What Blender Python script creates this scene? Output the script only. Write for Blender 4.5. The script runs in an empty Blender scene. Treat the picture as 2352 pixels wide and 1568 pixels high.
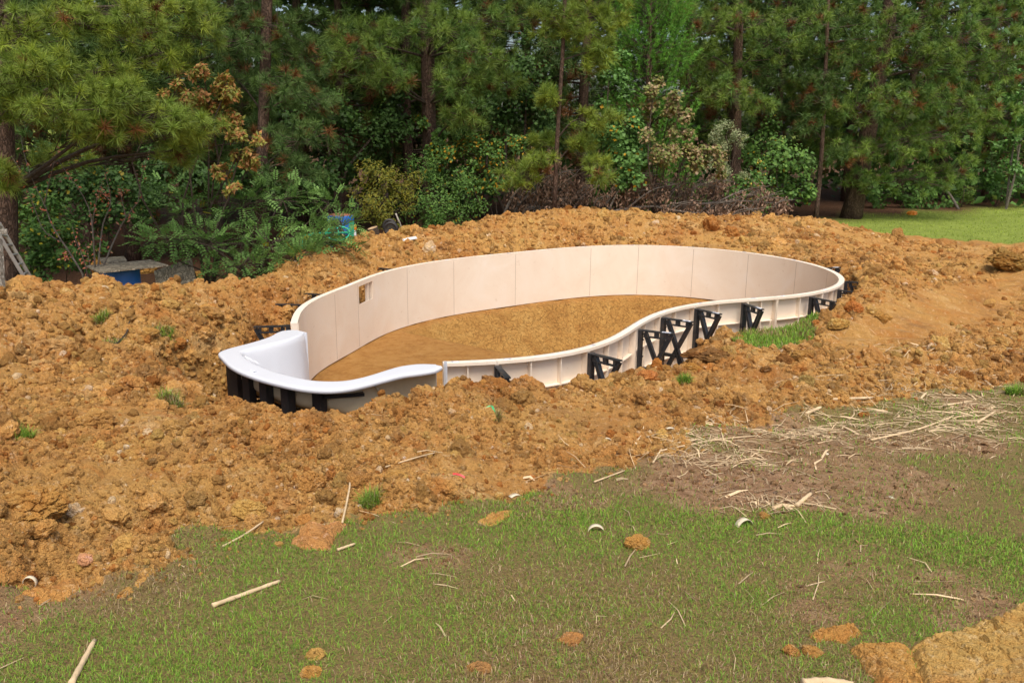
import bpy, math, random
import numpy as np
from mathutils import Vector, Matrix

random.seed(7)
SC = bpy.context.scene
COL = SC.collection

# ------------------------------------------------------------------ camera
F_PX = 3400 * 2352 / 4096            # focal length for a 2352 px wide frame
PITCH = math.radians(14.2)
ROLL = math.radians(0.6)
CAM_H = 2.45                          # above the pool wall's top edge (z = 0)
_c, _s = math.cos(PITCH), math.sin(PITCH)
CM = np.array([[math.cos(ROLL), 0, -math.sin(ROLL)], [0, 1, 0], [math.sin(ROLL), 0, math.cos(ROLL)]]) @ \
     np.array([[1, 0, 0], [0, _c, -_s], [0, -_s, -_c]])          # rows: right, forward, down
cd = bpy.data.cameras.new('camera')
cam = bpy.data.objects.new('camera', cd)
COL.objects.link(cam)
cd.sensor_width = 36
cd.lens = 3400 / 4096 * 36
cd.clip_end = 2000
cam.matrix_world = Matrix([[CM[0][i], -CM[2][i], -CM[1][i], (0, 0, CAM_H)[i]] for i in range(3)] + [[0, 0, 0, 1]])
SC.camera = cam

# ------------------------------------------------------------------ sky and sun (bright overcast)
SUN_EL, SUN_AZ = math.radians(62), math.radians(168)      # azimuth from +Y towards +X
w = bpy.data.worlds.new('World'); SC.world = w; w.use_nodes = True
nt = w.node_tree; nt.nodes.clear()
sky = nt.nodes.new('ShaderNodeTexSky'); sky.sky_type = 'NISHITA'; sky.sun_disc = False
sky.sun_elevation = SUN_EL; sky.sun_rotation = SUN_AZ
sky.air_density = 1.0; sky.dust_density = 4.0; sky.ozone_density = 0.6
bg = nt.nodes.new('ShaderNodeBackground'); bg.inputs[1].default_value = 0.12
wo = nt.nodes.new('ShaderNodeOutputWorld')
nt.links.new(sky.outputs[0], bg.inputs[0]); nt.links.new(bg.outputs[0], wo.inputs[0])
sl = bpy.data.lights.new('sun', 'SUN'); sl.energy = 2.0; sl.angle = math.radians(34); sl.color = (1.0, 0.95, 0.88)
so = bpy.data.objects.new('sun', sl); COL.objects.link(so)
sd = Vector((math.cos(SUN_EL) * math.sin(SUN_AZ), math.cos(SUN_EL) * math.cos(SUN_AZ), math.sin(SUN_EL)))
so.rotation_euler = sd.to_track_quat('Z', 'Y').to_euler(); so.location = (6, -8, 14)

vs = SC.view_settings
vs.view_transform = 'Standard'; vs.look = 'None'; vs.gamma = 1.0; vs.use_curve_mapping = False
vs.exposure = 0.5
SC.render.resolution_x, SC.render.resolution_y = 1024, 682
SC.cycles.max_bounces = 6
SC.cycles.diffuse_bounces = 4
SC.cycles.transparent_max_bounces = 8

# ------------------------------------------------------------------ helpers
def ray(u, v):
    return CM.T @ np.array([(u - 1176) / F_PX, 1.0, (v - 784) / F_PX])
def pz(u, v, z=0.0):
    d = ray(u, v); return d * ((z - CAM_H) / d[2]) + np.array([0, 0, CAM_H])
def py(u, v, Y):
    d = ray(u, v); return d * (Y / d[1]) + np.array([0, 0, CAM_H])

def tag(o, label=None, cat=None, group=None, kind=None):
    if label: o['label'] = label
    if cat: o['category'] = cat
    if group: o['group'] = group
    if kind: o['kind'] = kind
    return o

def thing(name, loc, label, cat, group=None, rz=0.0):
    o = bpy.data.objects.new(name, None); COL.objects.link(o)
    o.empty_display_size = 0.1
    o.location = loc; o.rotation_euler = (0, 0, rz)
    return tag(o, label, cat, group)

def world_of(o):
    m = Matrix.LocRotScale(o.location, o.rotation_euler, o.scale)
    return m if o.parent is None else world_of(o.parent) @ o.matrix_parent_inverse @ m
def adopt(o, parent):
    """parent o (built in world coordinates) under an object, keeping its place"""
    o.parent = parent
    o.matrix_parent_inverse = world_of(parent).inverted()
    return o

def mesh_np(name, V, F, mat, col=None, parent=None, smooth=False, attrs=None):
    """V (n,3); F a list of index arrays (m,k), each of one corner count"""
    me = bpy.data.meshes.new(name)
    V = np.ascontiguousarray(V, dtype=np.float32)
    if not isinstance(F, (list, tuple)): F = [F]
    F = [np.asarray(f, dtype=np.int32) for f in F if len(f)]
    tot = np.concatenate([np.full(len(f), f.shape[1], np.int32) for f in F])
    loops = np.concatenate([f.ravel() for f in F])
    start = np.concatenate([[0], np.cumsum(tot)[:-1]]).astype(np.int32)
    me.vertices.add(len(V)); me.vertices.foreach_set('co', V.ravel())
    me.loops.add(len(loops)); me.loops.foreach_set('vertex_index', loops)
    me.polygons.add(len(tot)); me.polygons.foreach_set('loop_start', start); me.polygons.foreach_set('loop_total', tot)
    me.update(calc_edges=True)
    me.polygons.foreach_set('use_smooth', np.full(len(tot), bool(smooth)))
    if col is not None:
        a = me.color_attributes.new('Col', 'FLOAT_COLOR', 'POINT')
        c4 = np.ones((len(V), 4), np.float32); c4[:, :3] = col
        a.data.foreach_set('color', c4.ravel())
    for k, v in (attrs or {}).items():
        a = me.attributes.new(k, 'FLOAT', 'POINT'); a.data.foreach_set('value', np.ascontiguousarray(v, dtype=np.float32))
    if mat: me.materials.append(mat)
    o = bpy.data.objects.new(name, me); COL.objects.link(o)
    if parent: adopt(o, parent)
    return o

class MB:
    """collects small shapes into one mesh"""
    def __init__(s): s.v = []; s.f = {}; s.n = 0; s.c = []
    def add(s, V, F, col=None):
        V = np.asarray(V, float)
        for f in (F if isinstance(F, (list, tuple)) and len(F) and isinstance(F[0], np.ndarray) else [np.asarray(F)]):
            f = np.asarray(f)
            if len(f): s.f.setdefault(f.shape[1], []).append(f + s.n)
        s.v.append(V); s.n += len(V)
        s.c.append(np.tile(np.asarray((1, 1, 1) if col is None else col, float), (len(V), 1)) if col is None or np.ndim(col) == 1 else col)
        return s
    def box(s, c, size, R=None, col=None):
        d = np.array([[x, y, z] for x in (-.5, .5) for y in (-.5, .5) for z in (-.5, .5)]) * np.asarray(size, float)
        if R is not None: d = d @ np.asarray(R).T
        F = np.array([[0, 1, 3, 2], [4, 6, 7, 5], [0, 4, 5, 1], [2, 3, 7, 6], [0, 2, 6, 4], [1, 5, 7, 3]])
        return s.add(d + np.asarray(c, float), F, col)
    def bar(s, a, b, w, h, up=(0, 0, 1), col=None):
        a = np.asarray(a, float); b = np.asarray(b, float); t = b - a; L = np.linalg.norm(t); t /= L
        u = np.asarray(up, float); sd_ = np.cross(u, t)
        if np.linalg.norm(sd_) < 1e-4: sd_ = np.cross((1, 0, 0), t)
        sd_ /= np.linalg.norm(sd_); u = np.cross(t, sd_)
        return s.box((a + b) / 2, (L, w, h), np.column_stack([t, sd_, u]), col)
    def tube(s, P, r, k=6, col=None):
        V, F = tube(P, r, k); return s.add(V, F, col)
    def build(s, name, mat, parent=None, smooth=False, color=False, bevel=0.0):
        o = mesh_np(name, np.concatenate(s.v), [np.concatenate(f) for f in s.f.values()], mat,
                    np.concatenate(s.c) if color else None, parent, smooth)
        if bevel:
            m = o.modifiers.new('bevel', 'BEVEL'); m.width = bevel; m.segments = 2; m.limit_method = 'ANGLE'
        return o

def tube(P, r, k=6, cap=True):
    P = np.asarray(P, float); n = len(P)
    r = np.broadcast_to(np.asarray(r, float), (n,)) if np.ndim(r) else np.full(n, r)
    T = np.gradient(P, axis=0); T /= np.linalg.norm(T, axis=1)[:, None] + 1e-9
    u = np.cross(T[0], (0, 0, 1.0))
    if np.linalg.norm(u) < 1e-3: u = np.cross(T[0], (1.0, 0, 0))
    V = []
    a = np.arange(k) * 2 * np.pi / k
    for i in range(n):
        u = u - T[i] * (u @ T[i]); u /= np.linalg.norm(u) + 1e-9
        b = np.cross(T[i], u)
        V.append(P[i] + r[i] * (np.cos(a)[:, None] * u + np.sin(a)[:, None] * b))
    V = np.concatenate(V)
    i = np.arange(n - 1)[:, None] * k; j = np.arange(k)[None]; j2 = (j + 1) % k
    F = np.stack([i + j, i + j2, i + k + j2, i + k + j], -1).reshape(-1, 4)
    fs = [F]
    if cap:
        V = np.concatenate([V, P[:1], P[-1:]]); c0, c1 = n * k, n * k + 1
        q = np.arange(k); q2 = (q + 1) % k
        fs.append(np.concatenate([np.stack([np.full(k, c0), q2, q], -1), np.stack([np.full(k, c1), (n - 1) * k + q, (n - 1) * k + q2], -1)]))
    return V, fs

def spline(P, n, closed=False):
    P = np.asarray(P, float); m = len(P)
    d = np.concatenate([[0], np.cumsum(np.linalg.norm(np.diff(P, axis=0), axis=1))])
    t = np.linspace(0, d[-1], n); out = np.zeros((n, P.shape[1]))
    i = np.clip(np.searchsorted(d, t, side='right') - 1, 0, m - 2)
    h = (d[i + 1] - d[i])[:, None]; x = ((t - d[i])[:, None]) / h
    M = np.zeros_like(P)
    M[1:-1] = (P[2:] - P[:-2]) / (d[2:] - d[:-2])[:, None]; M[0] = (P[1] - P[0]) / (d[1] - d[0]); M[-1] = (P[-1] - P[-2]) / (d[-1] - d[-2])
    return (2 * x**3 - 3 * x**2 + 1) * P[i] + (x**3 - 2 * x**2 + x) * h * M[i] + (-2 * x**3 + 3 * x**2) * P[i + 1] + (x**3 - x**2) * h * M[i + 1]

# hash noise
def _h(ix, iy, seed):
    h = (ix.astype(np.int64) * 374761393 + iy.astype(np.int64) * 668265263 + seed * 974634777) & 0xFFFFFFFF
    h = ((h ^ (h >> 13)) * 1274126177) & 0xFFFFFFFF
    h = h ^ (h >> 16)
    return (h & 0xFFFFFF) / float(0x1000000)
def vnoise(x, y, seed=0):
    ix = np.floor(x); iy = np.floor(y); fx = x - ix; fy = y - iy
    fx = fx * fx * (3 - 2 * fx); fy = fy * fy * (3 - 2 * fy)
    a = _h(ix, iy, seed); b = _h(ix + 1, iy, seed); c = _h(ix, iy + 1, seed); d = _h(ix + 1, iy + 1, seed)
    return (a + (b - a) * fx) * (1 - fy) + (c + (d - c) * fx) * fy
def fbm(x, y, o=4, seed=0):
    s = 0; a = .5
    for i in range(o): s = s + a * (vnoise(x * 2**i, y * 2**i, seed + i) - .5); a *= .5
    return s                                       # about -0.5 .. 0.5
def worley(x, y, seed=0):
    ix = np.floor(x); iy = np.floor(y)
    f1 = np.full(x.shape, 9.0); f2 = np.full(x.shape, 9.0); idv = np.zeros(x.shape)
    for dx in (-1, 0, 1):
        for dy in (-1, 0, 1):
            cx, cy = ix + dx, iy + dy
            px_ = cx + _h(cx, cy, seed); py_ = cy + _h(cx, cy, seed + 51)
            d = np.hypot(px_ - x, py_ - y)
            m = d < f1
            f2 = np.where(m, f1, np.minimum(f2, d)); idv = np.where(m, _h(cx, cy, seed + 99), idv); f1 = np.where(m, d, f1)
    return f1, f2, idv
def sstep(a, b, x):
    t = np.clip((x - a) / (b - a), 0, 1); return t * t * (3 - 2 * t)
def seg_dist(x, y, P, closed=True):
    """distance to polyline and index of the nearest segment"""
    Q = np.roll(P, -1, 0) if closed else P[1:]; A = P if closed else P[:-1]
    best = np.full(x.shape, 1e9); bi = np.zeros(x.shape, int)
    for i, (a, b) in enumerate(zip(A, Q)):
        e = b - a; L = e @ e + 1e-12
        t = np.clip(((x - a[0]) * e[0] + (y - a[1]) * e[1]) / L, 0, 1)
        d = np.hypot(x - a[0] - t * e[0], y - a[1] - t * e[1])
        m = d < best; best = np.where(m, d, best); bi = np.where(m, i, bi)
    return best, bi
def inside(x, y, P):
    r = np.zeros(x.shape, bool); Q = np.roll(P, -1, 0)
    for a, b in zip(P, Q):
        c = ((a[1] > y) != (b[1] > y)) & (x < (b[0] - a[0]) * (y - a[1]) / (b[1] - a[1] + 1e-12) + a[0])
        r ^= c
    return r

# ------------------------------------------------------------------ materials
def new_mat(name):
    m = bpy.data.materials.new(name); m.use_nodes = True
    t = m.node_tree; b = t.nodes['Principled BSDF']
    return m, t, b
def N(t, typ, **kw):
    n = t.nodes.new(typ)
    for k, v in kw.items():
        if k.startswith('i_'): n.inputs[k[2:].replace('_', ' ')].default_value = v
        else: setattr(n, k, v)
    return n
def ramp(t, fac, stops, mode='LINEAR'):
    r = t.nodes.new('ShaderNodeValToRGB'); r.color_ramp.interpolation = mode
    e = r.color_ramp.elements
    while len(e) < len(stops): e.new(0.5)
    for el, (p, c) in zip(e, stops): el.position = p; el.color = (*c, 1) if len(c) == 3 else c
    t.links.new(fac, r.inputs[0]); return r.outputs[0]
def noise(t, vec, scale, detail=4, rough=0.6, dist=0.0):
    n = N(t, 'ShaderNodeTexNoise'); n.inputs['Scale'].default_value = scale; n.inputs['Detail'].default_value = detail
    n.inputs['Roughness'].default_value = rough; n.inputs['Distortion'].default_value = dist
    if vec is not None: t.links.new(vec, n.inputs['Vector'])
    return n.outputs['Fac']
def mixc(t, fac, a, b, typ='MIX'):
    m = t.nodes.new('ShaderNodeMix'); m.data_type = 'RGBA'; m.blend_type = typ
    for sock, v in ((m.inputs[0], fac), (m.inputs[6], a), (m.inputs[7], b)):
        if hasattr(v, 'is_output'): t.links.new(v, sock)
        elif isinstance(v, (int, float)): sock.default_value = v
        else: sock.default_value = (*v, 1)
    return m.outputs[2]
def mathn(t, op, a, b=None, clamp=False):
    m = t.nodes.new('ShaderNodeMath'); m.operation = op; m.use_clamp = clamp
    for s_, v in ((m.inputs[0], a), (m.inputs[1], b)):
        if v is None: continue
        if hasattr(v, 'is_output'): t.links.new(v, s_)
        else: s_.default_value = v
    return m.outputs[0]
def bump(t, b, h, strength, dist, prev=None):
    n = t.nodes.new('ShaderNodeBump'); n.inputs['Strength'].default_value = strength; n.inputs['Distance'].default_value = dist
    t.links.new(h, n.inputs['Height'])
    if prev is not None: t.links.new(prev, n.inputs['Normal'])
    t.links.new(n.outputs[0], b.inputs['Normal']); return n.outputs[0]
def coords(t, kind='Object'):
    return t.nodes.new('ShaderNodeTexCoord').outputs[kind]
def geo_pos(t):
    return t.nodes.new('ShaderNodeNewGeometry').outputs['Position']
def attr(t, name, out='Fac'):
    n = t.nodes.new('ShaderNodeAttribute'); n.attribute_name = name; return n.outputs[out]

def clay_color(t, P):
    """orange subsoil: ochre, rust, brown and pale patches"""
    n1 = noise(t, P, 0.7, 5, .62, .6); n2 = noise(t, P, 3.2, 5, .65); n3 = noise(t, P, 17, 4, .7); n4 = noise(t, P, 70, 3, .7); n0 = noise(t, P, 1.7, 6, .7, .8)
    c = ramp(t, n1, [(0.30, (.43, .180, .046)), (0.46, (.55, .285, .085)), (0.60, (.58, .325, .098)), (0.78, (.50, .270, .072))])
    c = mixc(t, mathn(t, 'MULTIPLY', ramp(t, n0, [(0.53, (0, 0, 0)), (0.66, (1, 1, 1))]), .6), c, (.31, .16, .065))
    c = mixc(t, mathn(t, 'MULTIPLY', ramp(t, n0, [(0.33, (1, 1, 1)), (0.45, (0, 0, 0))]), .6), c, (.70, .46, .20))
    c = mixc(t, mathn(t, 'MULTIPLY', ramp(t, n2, [(0.52, (0, 0, 0)), (0.68, (1, 1, 1))]), .6), c, (.47, .175, .04))
    c = mixc(t, mathn(t, 'MULTIPLY', ramp(t, n3, [(0.56, (0, 0, 0)), (0.72, (1, 1, 1))]), .8), c, (.76, .52, .27))
    c = mixc(t, mathn(t, 'MULTIPLY', ramp(t, n4, [(0.25, (1, 1, 1)), (0.5, (0, 0, 0))]), .6), c, (.20, .088, .028))
    return c, n2, n3, n4

def make_ground_mat():
    m, t, b = new_mat('ground_soil'); P = geo_pos(t)
    clay, n2, n3, n4 = clay_color(t, P)
    # topsoil, thatch and leaf litter
    n5 = noise(t, P, 9, 5, .7)
    soil = ramp(t, n5, [(0.3, (.22, .12, .06)), (.5, (.42, .245, .13)), (.72, (.58, .38, .22))])
    turf = ramp(t, noise(t, P, 55, 6, .85), [(0.36, (.19, .115, .06)), (.5, (.30, .215, .085)), (.7, (.26, .27, .065))])
    farl = ramp(t, noise(t, P, 1.5, 6, .7), [(0.3, (.22, .28, .055)), (.7, (.31, .38, .075))])
    litter = ramp(t, noise(t, P, 14, 5, .75), [(0.3, (.06, .032, .018)), (.55, (.15, .075, .04)), (.75, (.26, .15, .085))])
    a_clay, a_bare, a_for, a_far = (attr(t, k) for k in ('clay', 'bare', 'forest', 'farlawn'))
    base = mixc(t, a_bare, turf, soil)
    base = mixc(t, a_far, base, farl)
    base = mixc(t, a_for, base, litter)
    jag = mathn(t, 'ADD', a_clay, mathn(t, 'MULTIPLY', mathn(t, 'SUBTRACT', noise(t, P, 22, 4, .7), .5), .9))
    base = mixc(t, ramp(t, jag, [(0.42, (0, 0, 0)), (.55, (1, 1, 1))]), base, clay)
    # dried, cracked clay on the sides of the hole
    vo = N(t, 'ShaderNodeTexVoronoi', feature='DISTANCE_TO_EDGE'); vo.inputs['Scale'].default_value = 11.0
    wv = t.nodes.new('ShaderNodeVectorMath'); wv.operation = 'ADD'
    nz = N(t, 'ShaderNodeTexNoise'); nz.inputs['Scale'].default_value = 4; nz.inputs['Detail'].default_value = 5; t.links.new(P, nz.inputs['Vector'])
    sc = t.nodes.new('ShaderNodeVectorMath'); sc.operation = 'SCALE'; sc.inputs[3].default_value = .34
    t.links.new(nz.outputs['Color'], sc.inputs[0]); t.links.new(P, wv.inputs[0]); t.links.new(sc.outputs[0], wv.inputs[1])
    t.links.new(wv.outputs[0], vo.inputs['Vector'])
    crn = mathn(t, 'MULTIPLY', vo.outputs['Distance'], mathn(t, 'ADD', .35, mathn(t, 'MULTIPLY', noise(t, P, 3, 3), 2.2)))
    cr = ramp(t, crn, [(0.0, (0, 0, 0)), (0.095, (1, 1, 1))])
    a_pit = attr(t, 'pit')
    pitc = ramp(t, noise(t, P, 1.6, 6, .7, .5), [(.3, (.36, .17, .045)), (.5, (.50, .27, .075)), (.7, (.58, .35, .11))])
    pitc = mixc(t, mathn(t, 'MULTIPLY', ramp(t, n2, [(.55, (0, 0, 0)), (.7, (1, 1, 1))]), .5), pitc, (.42, .18, .045))
    pitc = mixc(t, mathn(t, 'MULTIPLY', mathn(t, 'SUBTRACT', 1.0, cr), .5), pitc, (.22, .10, .03))
    base = mixc(t, a_pit, base, pitc)
    a_shal = attr(t, 'shallow')
    shc = ramp(t, noise(t, P, 6, 6, .75), [(.3, (.31, .13, .033)), (.5, (.46, .225, .062)), (.72, (.54, .30, .10))])
    base = mixc(t, a_shal, base, shc)
    t.links.new(base, b.inputs['Base Color'])
    b.inputs['Roughness'].default_value = 1.0; b.inputs['Specular IOR Level'].default_value = 0.12
    h = mathn(t, 'ADD', mathn(t, 'ADD', mathn(t, 'MULTIPLY', n3, .6), mathn(t, 'MULTIPLY', n4, .5)), mathn(t, 'MULTIPLY', noise(t, P, 35, 5, .8), .8))
    b1 = bump(t, b, h, .9, .038)
    hc = mathn(t, 'MULTIPLY', cr, a_pit)
    bump(t, b, hc, .7, .022, b1)
    return m
def make_clod_mat(name='clay_lumps', inst=False):
    m, t, b = new_mat(name); P = geo_pos(t)
    c, n2, n3, n4 = clay_color(t, P)
    tn = t.nodes.new('ShaderNodeAttribute'); tn.attribute_name = 'tint' if inst else 'Col'
    if inst: tn.attribute_type = 'INSTANCER'
    c = mixc(t, 1.0, c, tn.outputs['Color'], 'MULTIPLY')
    t.links.new(c, b.inputs['Base Color']); b.inputs['Roughness'].default_value = 1.0; b.inputs['Specular IOR Level'].default_value = .1
    vo = N(t, 'ShaderNodeTexVoronoi', feature='DISTANCE_TO_EDGE'); vo.inputs['Scale'].default_value = 16; t.links.new(P, vo.inputs['Vector'])
    h = mathn(t, 'ADD', mathn(t, 'ADD', mathn(t, 'MULTIPLY', n3, .5), mathn(t, 'MULTIPLY', n4, .5)), mathn(t, 'MULTIPLY', noise(t, P, 35, 5, .8), .7))
    b1 = bump(t, b, h, .9, .034)
    bump(t, b, ramp(t, vo.outputs['Distance'], [(0, (0, 0, 0)), (.06, (1, 1, 1))]), .35, .012, b1)
    return m
def plain(name, col, rough=.5, spec=.5, var=0.0, scale=8, bmp=0.0, bscale=30, metal=0.0):
    m, t, b = new_mat(name)
    if var:
        n = noise(t, coords(t), scale, 4, .65)
        c = ramp(t, n, [(.3, tuple(x * (1 - var) for x in col)), (.7, tuple(min(1, x * (1 + var)) for x in col))])
        t.links.new(c, b.inputs['Base Color'])
    else: b.inputs['Base Color'].default_value = (*col, 1)
    b.inputs['Roughness'].default_value = rough; b.inputs['Specular IOR Level'].default_value = spec; b.inputs['Metallic'].default_value = metal
    if bmp: bump(t, b, noise(t, coords(t), bscale, 4, .6), bmp, .01)
    return m
def leaf_mat(name, trans=.25, rough=.55, spec=.3):
    m, t, b = new_mat(name)
    c = attr(t, 'Col', 'Color')
    t.links.new(c, b.inputs['Base Color']); b.inputs['Roughness'].default_value = rough; b.inputs['Specular IOR Level'].default_value = spec
    tr = t.nodes.new('ShaderNodeBsdfTranslucent'); t.links.new(c, tr.inputs[0])
    mx = t.nodes.new('ShaderNodeMixShader'); mx.inputs[0].default_value = trans
    out = t.nodes['Material Output']
    t.links.new(b.outputs[0], mx.inputs[1]); t.links.new(tr.outputs[0], mx.inputs[2]); t.links.new(mx.outputs[0], out.inputs[0])
    return m
def bark_mat(name, c0, c1, scale=9):
    m, t, b = new_mat(name); P = coords(t)
    mp = t.nodes.new('ShaderNodeMapping'); mp.inputs['Scale'].default_value = (1, 1, .28); t.links.new(P, mp.inputs[0])
    n = noise(t, mp.outputs[0], scale, 6, .72)
    vo = N(t, 'ShaderNodeTexVoronoi', feature='DISTANCE_TO_EDGE'); vo.inputs['Scale'].default_value = scale * 3.2
    nv = N(t, 'ShaderNodeTexNoise'); nv.inputs['Scale'].default_value = scale; nv.inputs['Detail'].default_value = 4; t.links.new(mp.outputs[0], nv.inputs['Vector'])
    va = t.nodes.new('ShaderNodeMix'); va.data_type = 'VECTOR'; va.inputs[0].default_value = .35; t.links.new(mp.outputs[0], va.inputs[4]); t.links.new(nv.outputs['Color'], va.inputs[5]); t.links.new(va.outputs[1], vo.inputs['Vector'])
    cr = ramp(t, vo.outputs['Distance'], [(0, (0, 0, 0)), (.2, (1, 1, 1))])
    c = mixc(t, mathn(t, 'MULTIPLY', mathn(t, 'SUBTRACT', 1.0, cr), .7), ramp(t, n, [(.3, c0), (.7, c1)]), tuple(x * .35 for x in c0))
    t.links.new(c, b.inputs['Base Color']); b.inputs['Roughness'].default_value = .95; b.inputs['Specular IOR Level'].default_value = .15
    bump(t, b, mathn(t, 'ADD', n, cr), .8, .02)
    return m
def panel_mat():
    m, t, b = new_mat('cream_pool_polymer'); P = coords(t)
    n = noise(t, P, 1.3, 5, .6, .8); n2 = noise(t, P, 14, 4, .7)
    c = ramp(t, n, [(.3, (.85, .70, .54)), (.55, (.895, .765, .61)), (.75, (.92, .81, .68))])
    c = mixc(t, mathn(t, 'MULTIPLY', ramp(t, n2, [(.6, (0, 0, 0)), (.78, (1, 1, 1))]), .22), c, (.62, .43, .27))
    st = ramp(t, noise(t, P, 7, 6, .8), [(.62, (0, 0, 0)), (.72, (1, 1, 1))])
    c = mixc(t, mathn(t, 'MULTIPLY', st, .3), c, (.50, .29, .12))
    t.links.new(c, b.inputs['Base Color']); b.inputs['Roughness'].default_value = .5; b.inputs['Specular IOR Level'].default_value = .35
    bump(t, b, noise(t, P, 5, 3, .5), .12, .01)
    return m

M = {}
M['ground'] = make_ground_mat(); M['clod'] = make_clod_mat(); M['crumb'] = make_clod_mat('clay_crumbs', True)
M['panel'] = panel_mat()
M['white'] = plain('white_acrylic', (.71, .72, .745), .28, .5, .02, 3)
M['beige'] = plain('beige_fibreglass', (.64, .54, .345), .55, .4, .07, 4, .15, 40)
M['black'] = None
def black_mat():
    m, t, b = new_mat('black_polymer'); P = coords(t)
    d = ramp(t, noise(t, P, 9, 6, .75), [(.55, (0, 0, 0)), (.75, (1, 1, 1))])
    t.links.new(mixc(t, mathn(t, 'MULTIPLY', d, .45), (.024, .024, .026), (.20, .12, .06)), b.inputs['Base Color']); b.inputs['Roughness'].default_value = .42
    return m
M['black'] = black_mat()
M['leaf'] = leaf_mat('leaves'); M['needle'] = leaf_mat('needles', .22, .5, .35)
M['grass'] = leaf_mat('grass_blades', .3, .6, .25); M['dry'] = leaf_mat('dry_leaves', .1, .8, .15)
M['pinebark'] = bark_mat('pine_bark', (.10, .062, .045), (.24, .155, .11), 7)
M['twig'] = bark_mat('twig_bark', (.12, .085, .06), (.26, .20, .15), 20)
M['palebark'] = bark_mat('pale_bark', (.28, .23, .18), (.46, .40, .33), 16)
M['straw'] = plain('dry_straw', (.62, .46, .27), .8, .2, .22, 9)
M['sheath'] = plain('pale_bamboo_sheath', (.66, .56, .39), .7, .25, .2, 15)
M['orange'] = plain('orange_plastic', (.80, .26, .02), .4)
M['label'] = None
def label_mat():
    m, t, b = new_mat('printed_label'); P = coords(t)
    wv = N(t, 'ShaderNodeTexWave'); wv.inputs['Scale'].default_value = 38; wv.inputs['Distortion'].default_value = 3; wv.inputs['Detail'].default_value = 2
    t.links.new(P, wv.inputs['Vector'])
    k = mathn(t, 'MULTIPLY', ramp(t, wv.outputs['Fac'], [(.45, (0, 0, 0)), (.55, (1, 1, 1))]), ramp(t, noise(t, P, 14, 1), [(.5, (0, 0, 0)), (.52, (1, 1, 1))]))
    t.links.new(mixc(t, k, (.82, .84, .86), (.10, .13, .20)), b.inputs['Base Color']); b.inputs['Roughness'].default_value = .4
    return m
M['label'] = label_mat()
# ------------------------------------------------------------------ pool outline (outer edge of the wall's top flange, z = 0)
_rim = [(667,742),(666,729),(673,710),(694,692.5),(723,679),(752,670.5),(782,661),(833,637.5),(873,623),(921.6,612),(981,601),(1029,594.3),(1115,585.5),(1182,579),(1263,571),(1378,563),(1466,561.6),(1554,564.3),(1612,568),(1671,573),(1730,580),(1788,588.6),(1847,599.4),(1891,611),(1929,624.5),(1946,637),(1949,645),(1943,654.5),(1929,661.5),(1899.5,670),(1847,678.5),(1788,684),(1730,687),(1633,692),(1583,700),(1539,710),(1510,720.4),(1480,733.6),(1466,744),(1457,755.6),(1437,772),(1407,788),(1372,801),(1305,816),(1220,827),(1147,833),(1018,835)]
_p = np.array([pz(u, v)[:2] for u, v in _rim])
WP = spline(_p, 500)
for _ in range(260):                                   # fair the curve
    WP[1:-1] += .5 * (.5 * (WP[:-2] + WP[2:]) - WP[1:-1])
WP = spline(WP, 561)
WT = np.gradient(WP, axis=0); WT /= np.linalg.norm(WT, axis=1)[:, None]
WN = np.column_stack([-WT[:, 1], WT[:, 0]])            # outward
WIN = WP - .10 * WN                                    # inner face
WALL_H = 1.07
def wall_i(u, v):
    q = pz(u, v)[:2]; return int(np.argmin(np.hypot(*(WP - q).T)))
# moulded step: local frame (a along the opening, b outward)
S0 = WIN[0] + np.array([.02, -.30]); S1 = WP[-1] + np.array([-.05, -.04])
SU = np.array([.784, -.621]); SV = np.array([-.621, -.784]); SORG = np.array([-2.54, 10.03])
def sp(a, b): return SORG + a * SU + b * SV
STEP_OUT = np.array([(-.20,-.02),(-.26,.10),(-.235,.2),(-.125,.405),(-.05,.70),(-.01,1.05),(.06,1.20),(.20,1.27),(.666,1.437),(1.094,1.494),(1.48,1.482),(1.806,1.427),(2.03,1.311),(2.14,1.15),(2.18,.95),(2.196,.71),(2.22,.47),(2.29,.305),(2.34,.136),(2.31,.0)])
STEP_IN = np.array([(.0,-.02),(.07,.08),(.13,.22),(.17,.405),(.18,.66),(.19,.90),(.23,1.02),(.34,1.09),(.70,1.20),(1.094,1.255),(1.40,1.245),(1.66,1.205),(1.82,1.12),(1.93,1.0),(1.975,.82),(1.975,.62),(1.965,.42),(1.98,.25),(2.06,.09),(2.20,-.02)])
_so = np.array([sp(a, b) for a, b in STEP_OUT])
POOL_POLY = np.concatenate([WP[::8], _so[::-1]])        # everything the excavation contains
POOL_IN = np.concatenate([WIN[::8], np.array([sp(a, b) for a, b in STEP_IN])[::-1]])

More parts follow.
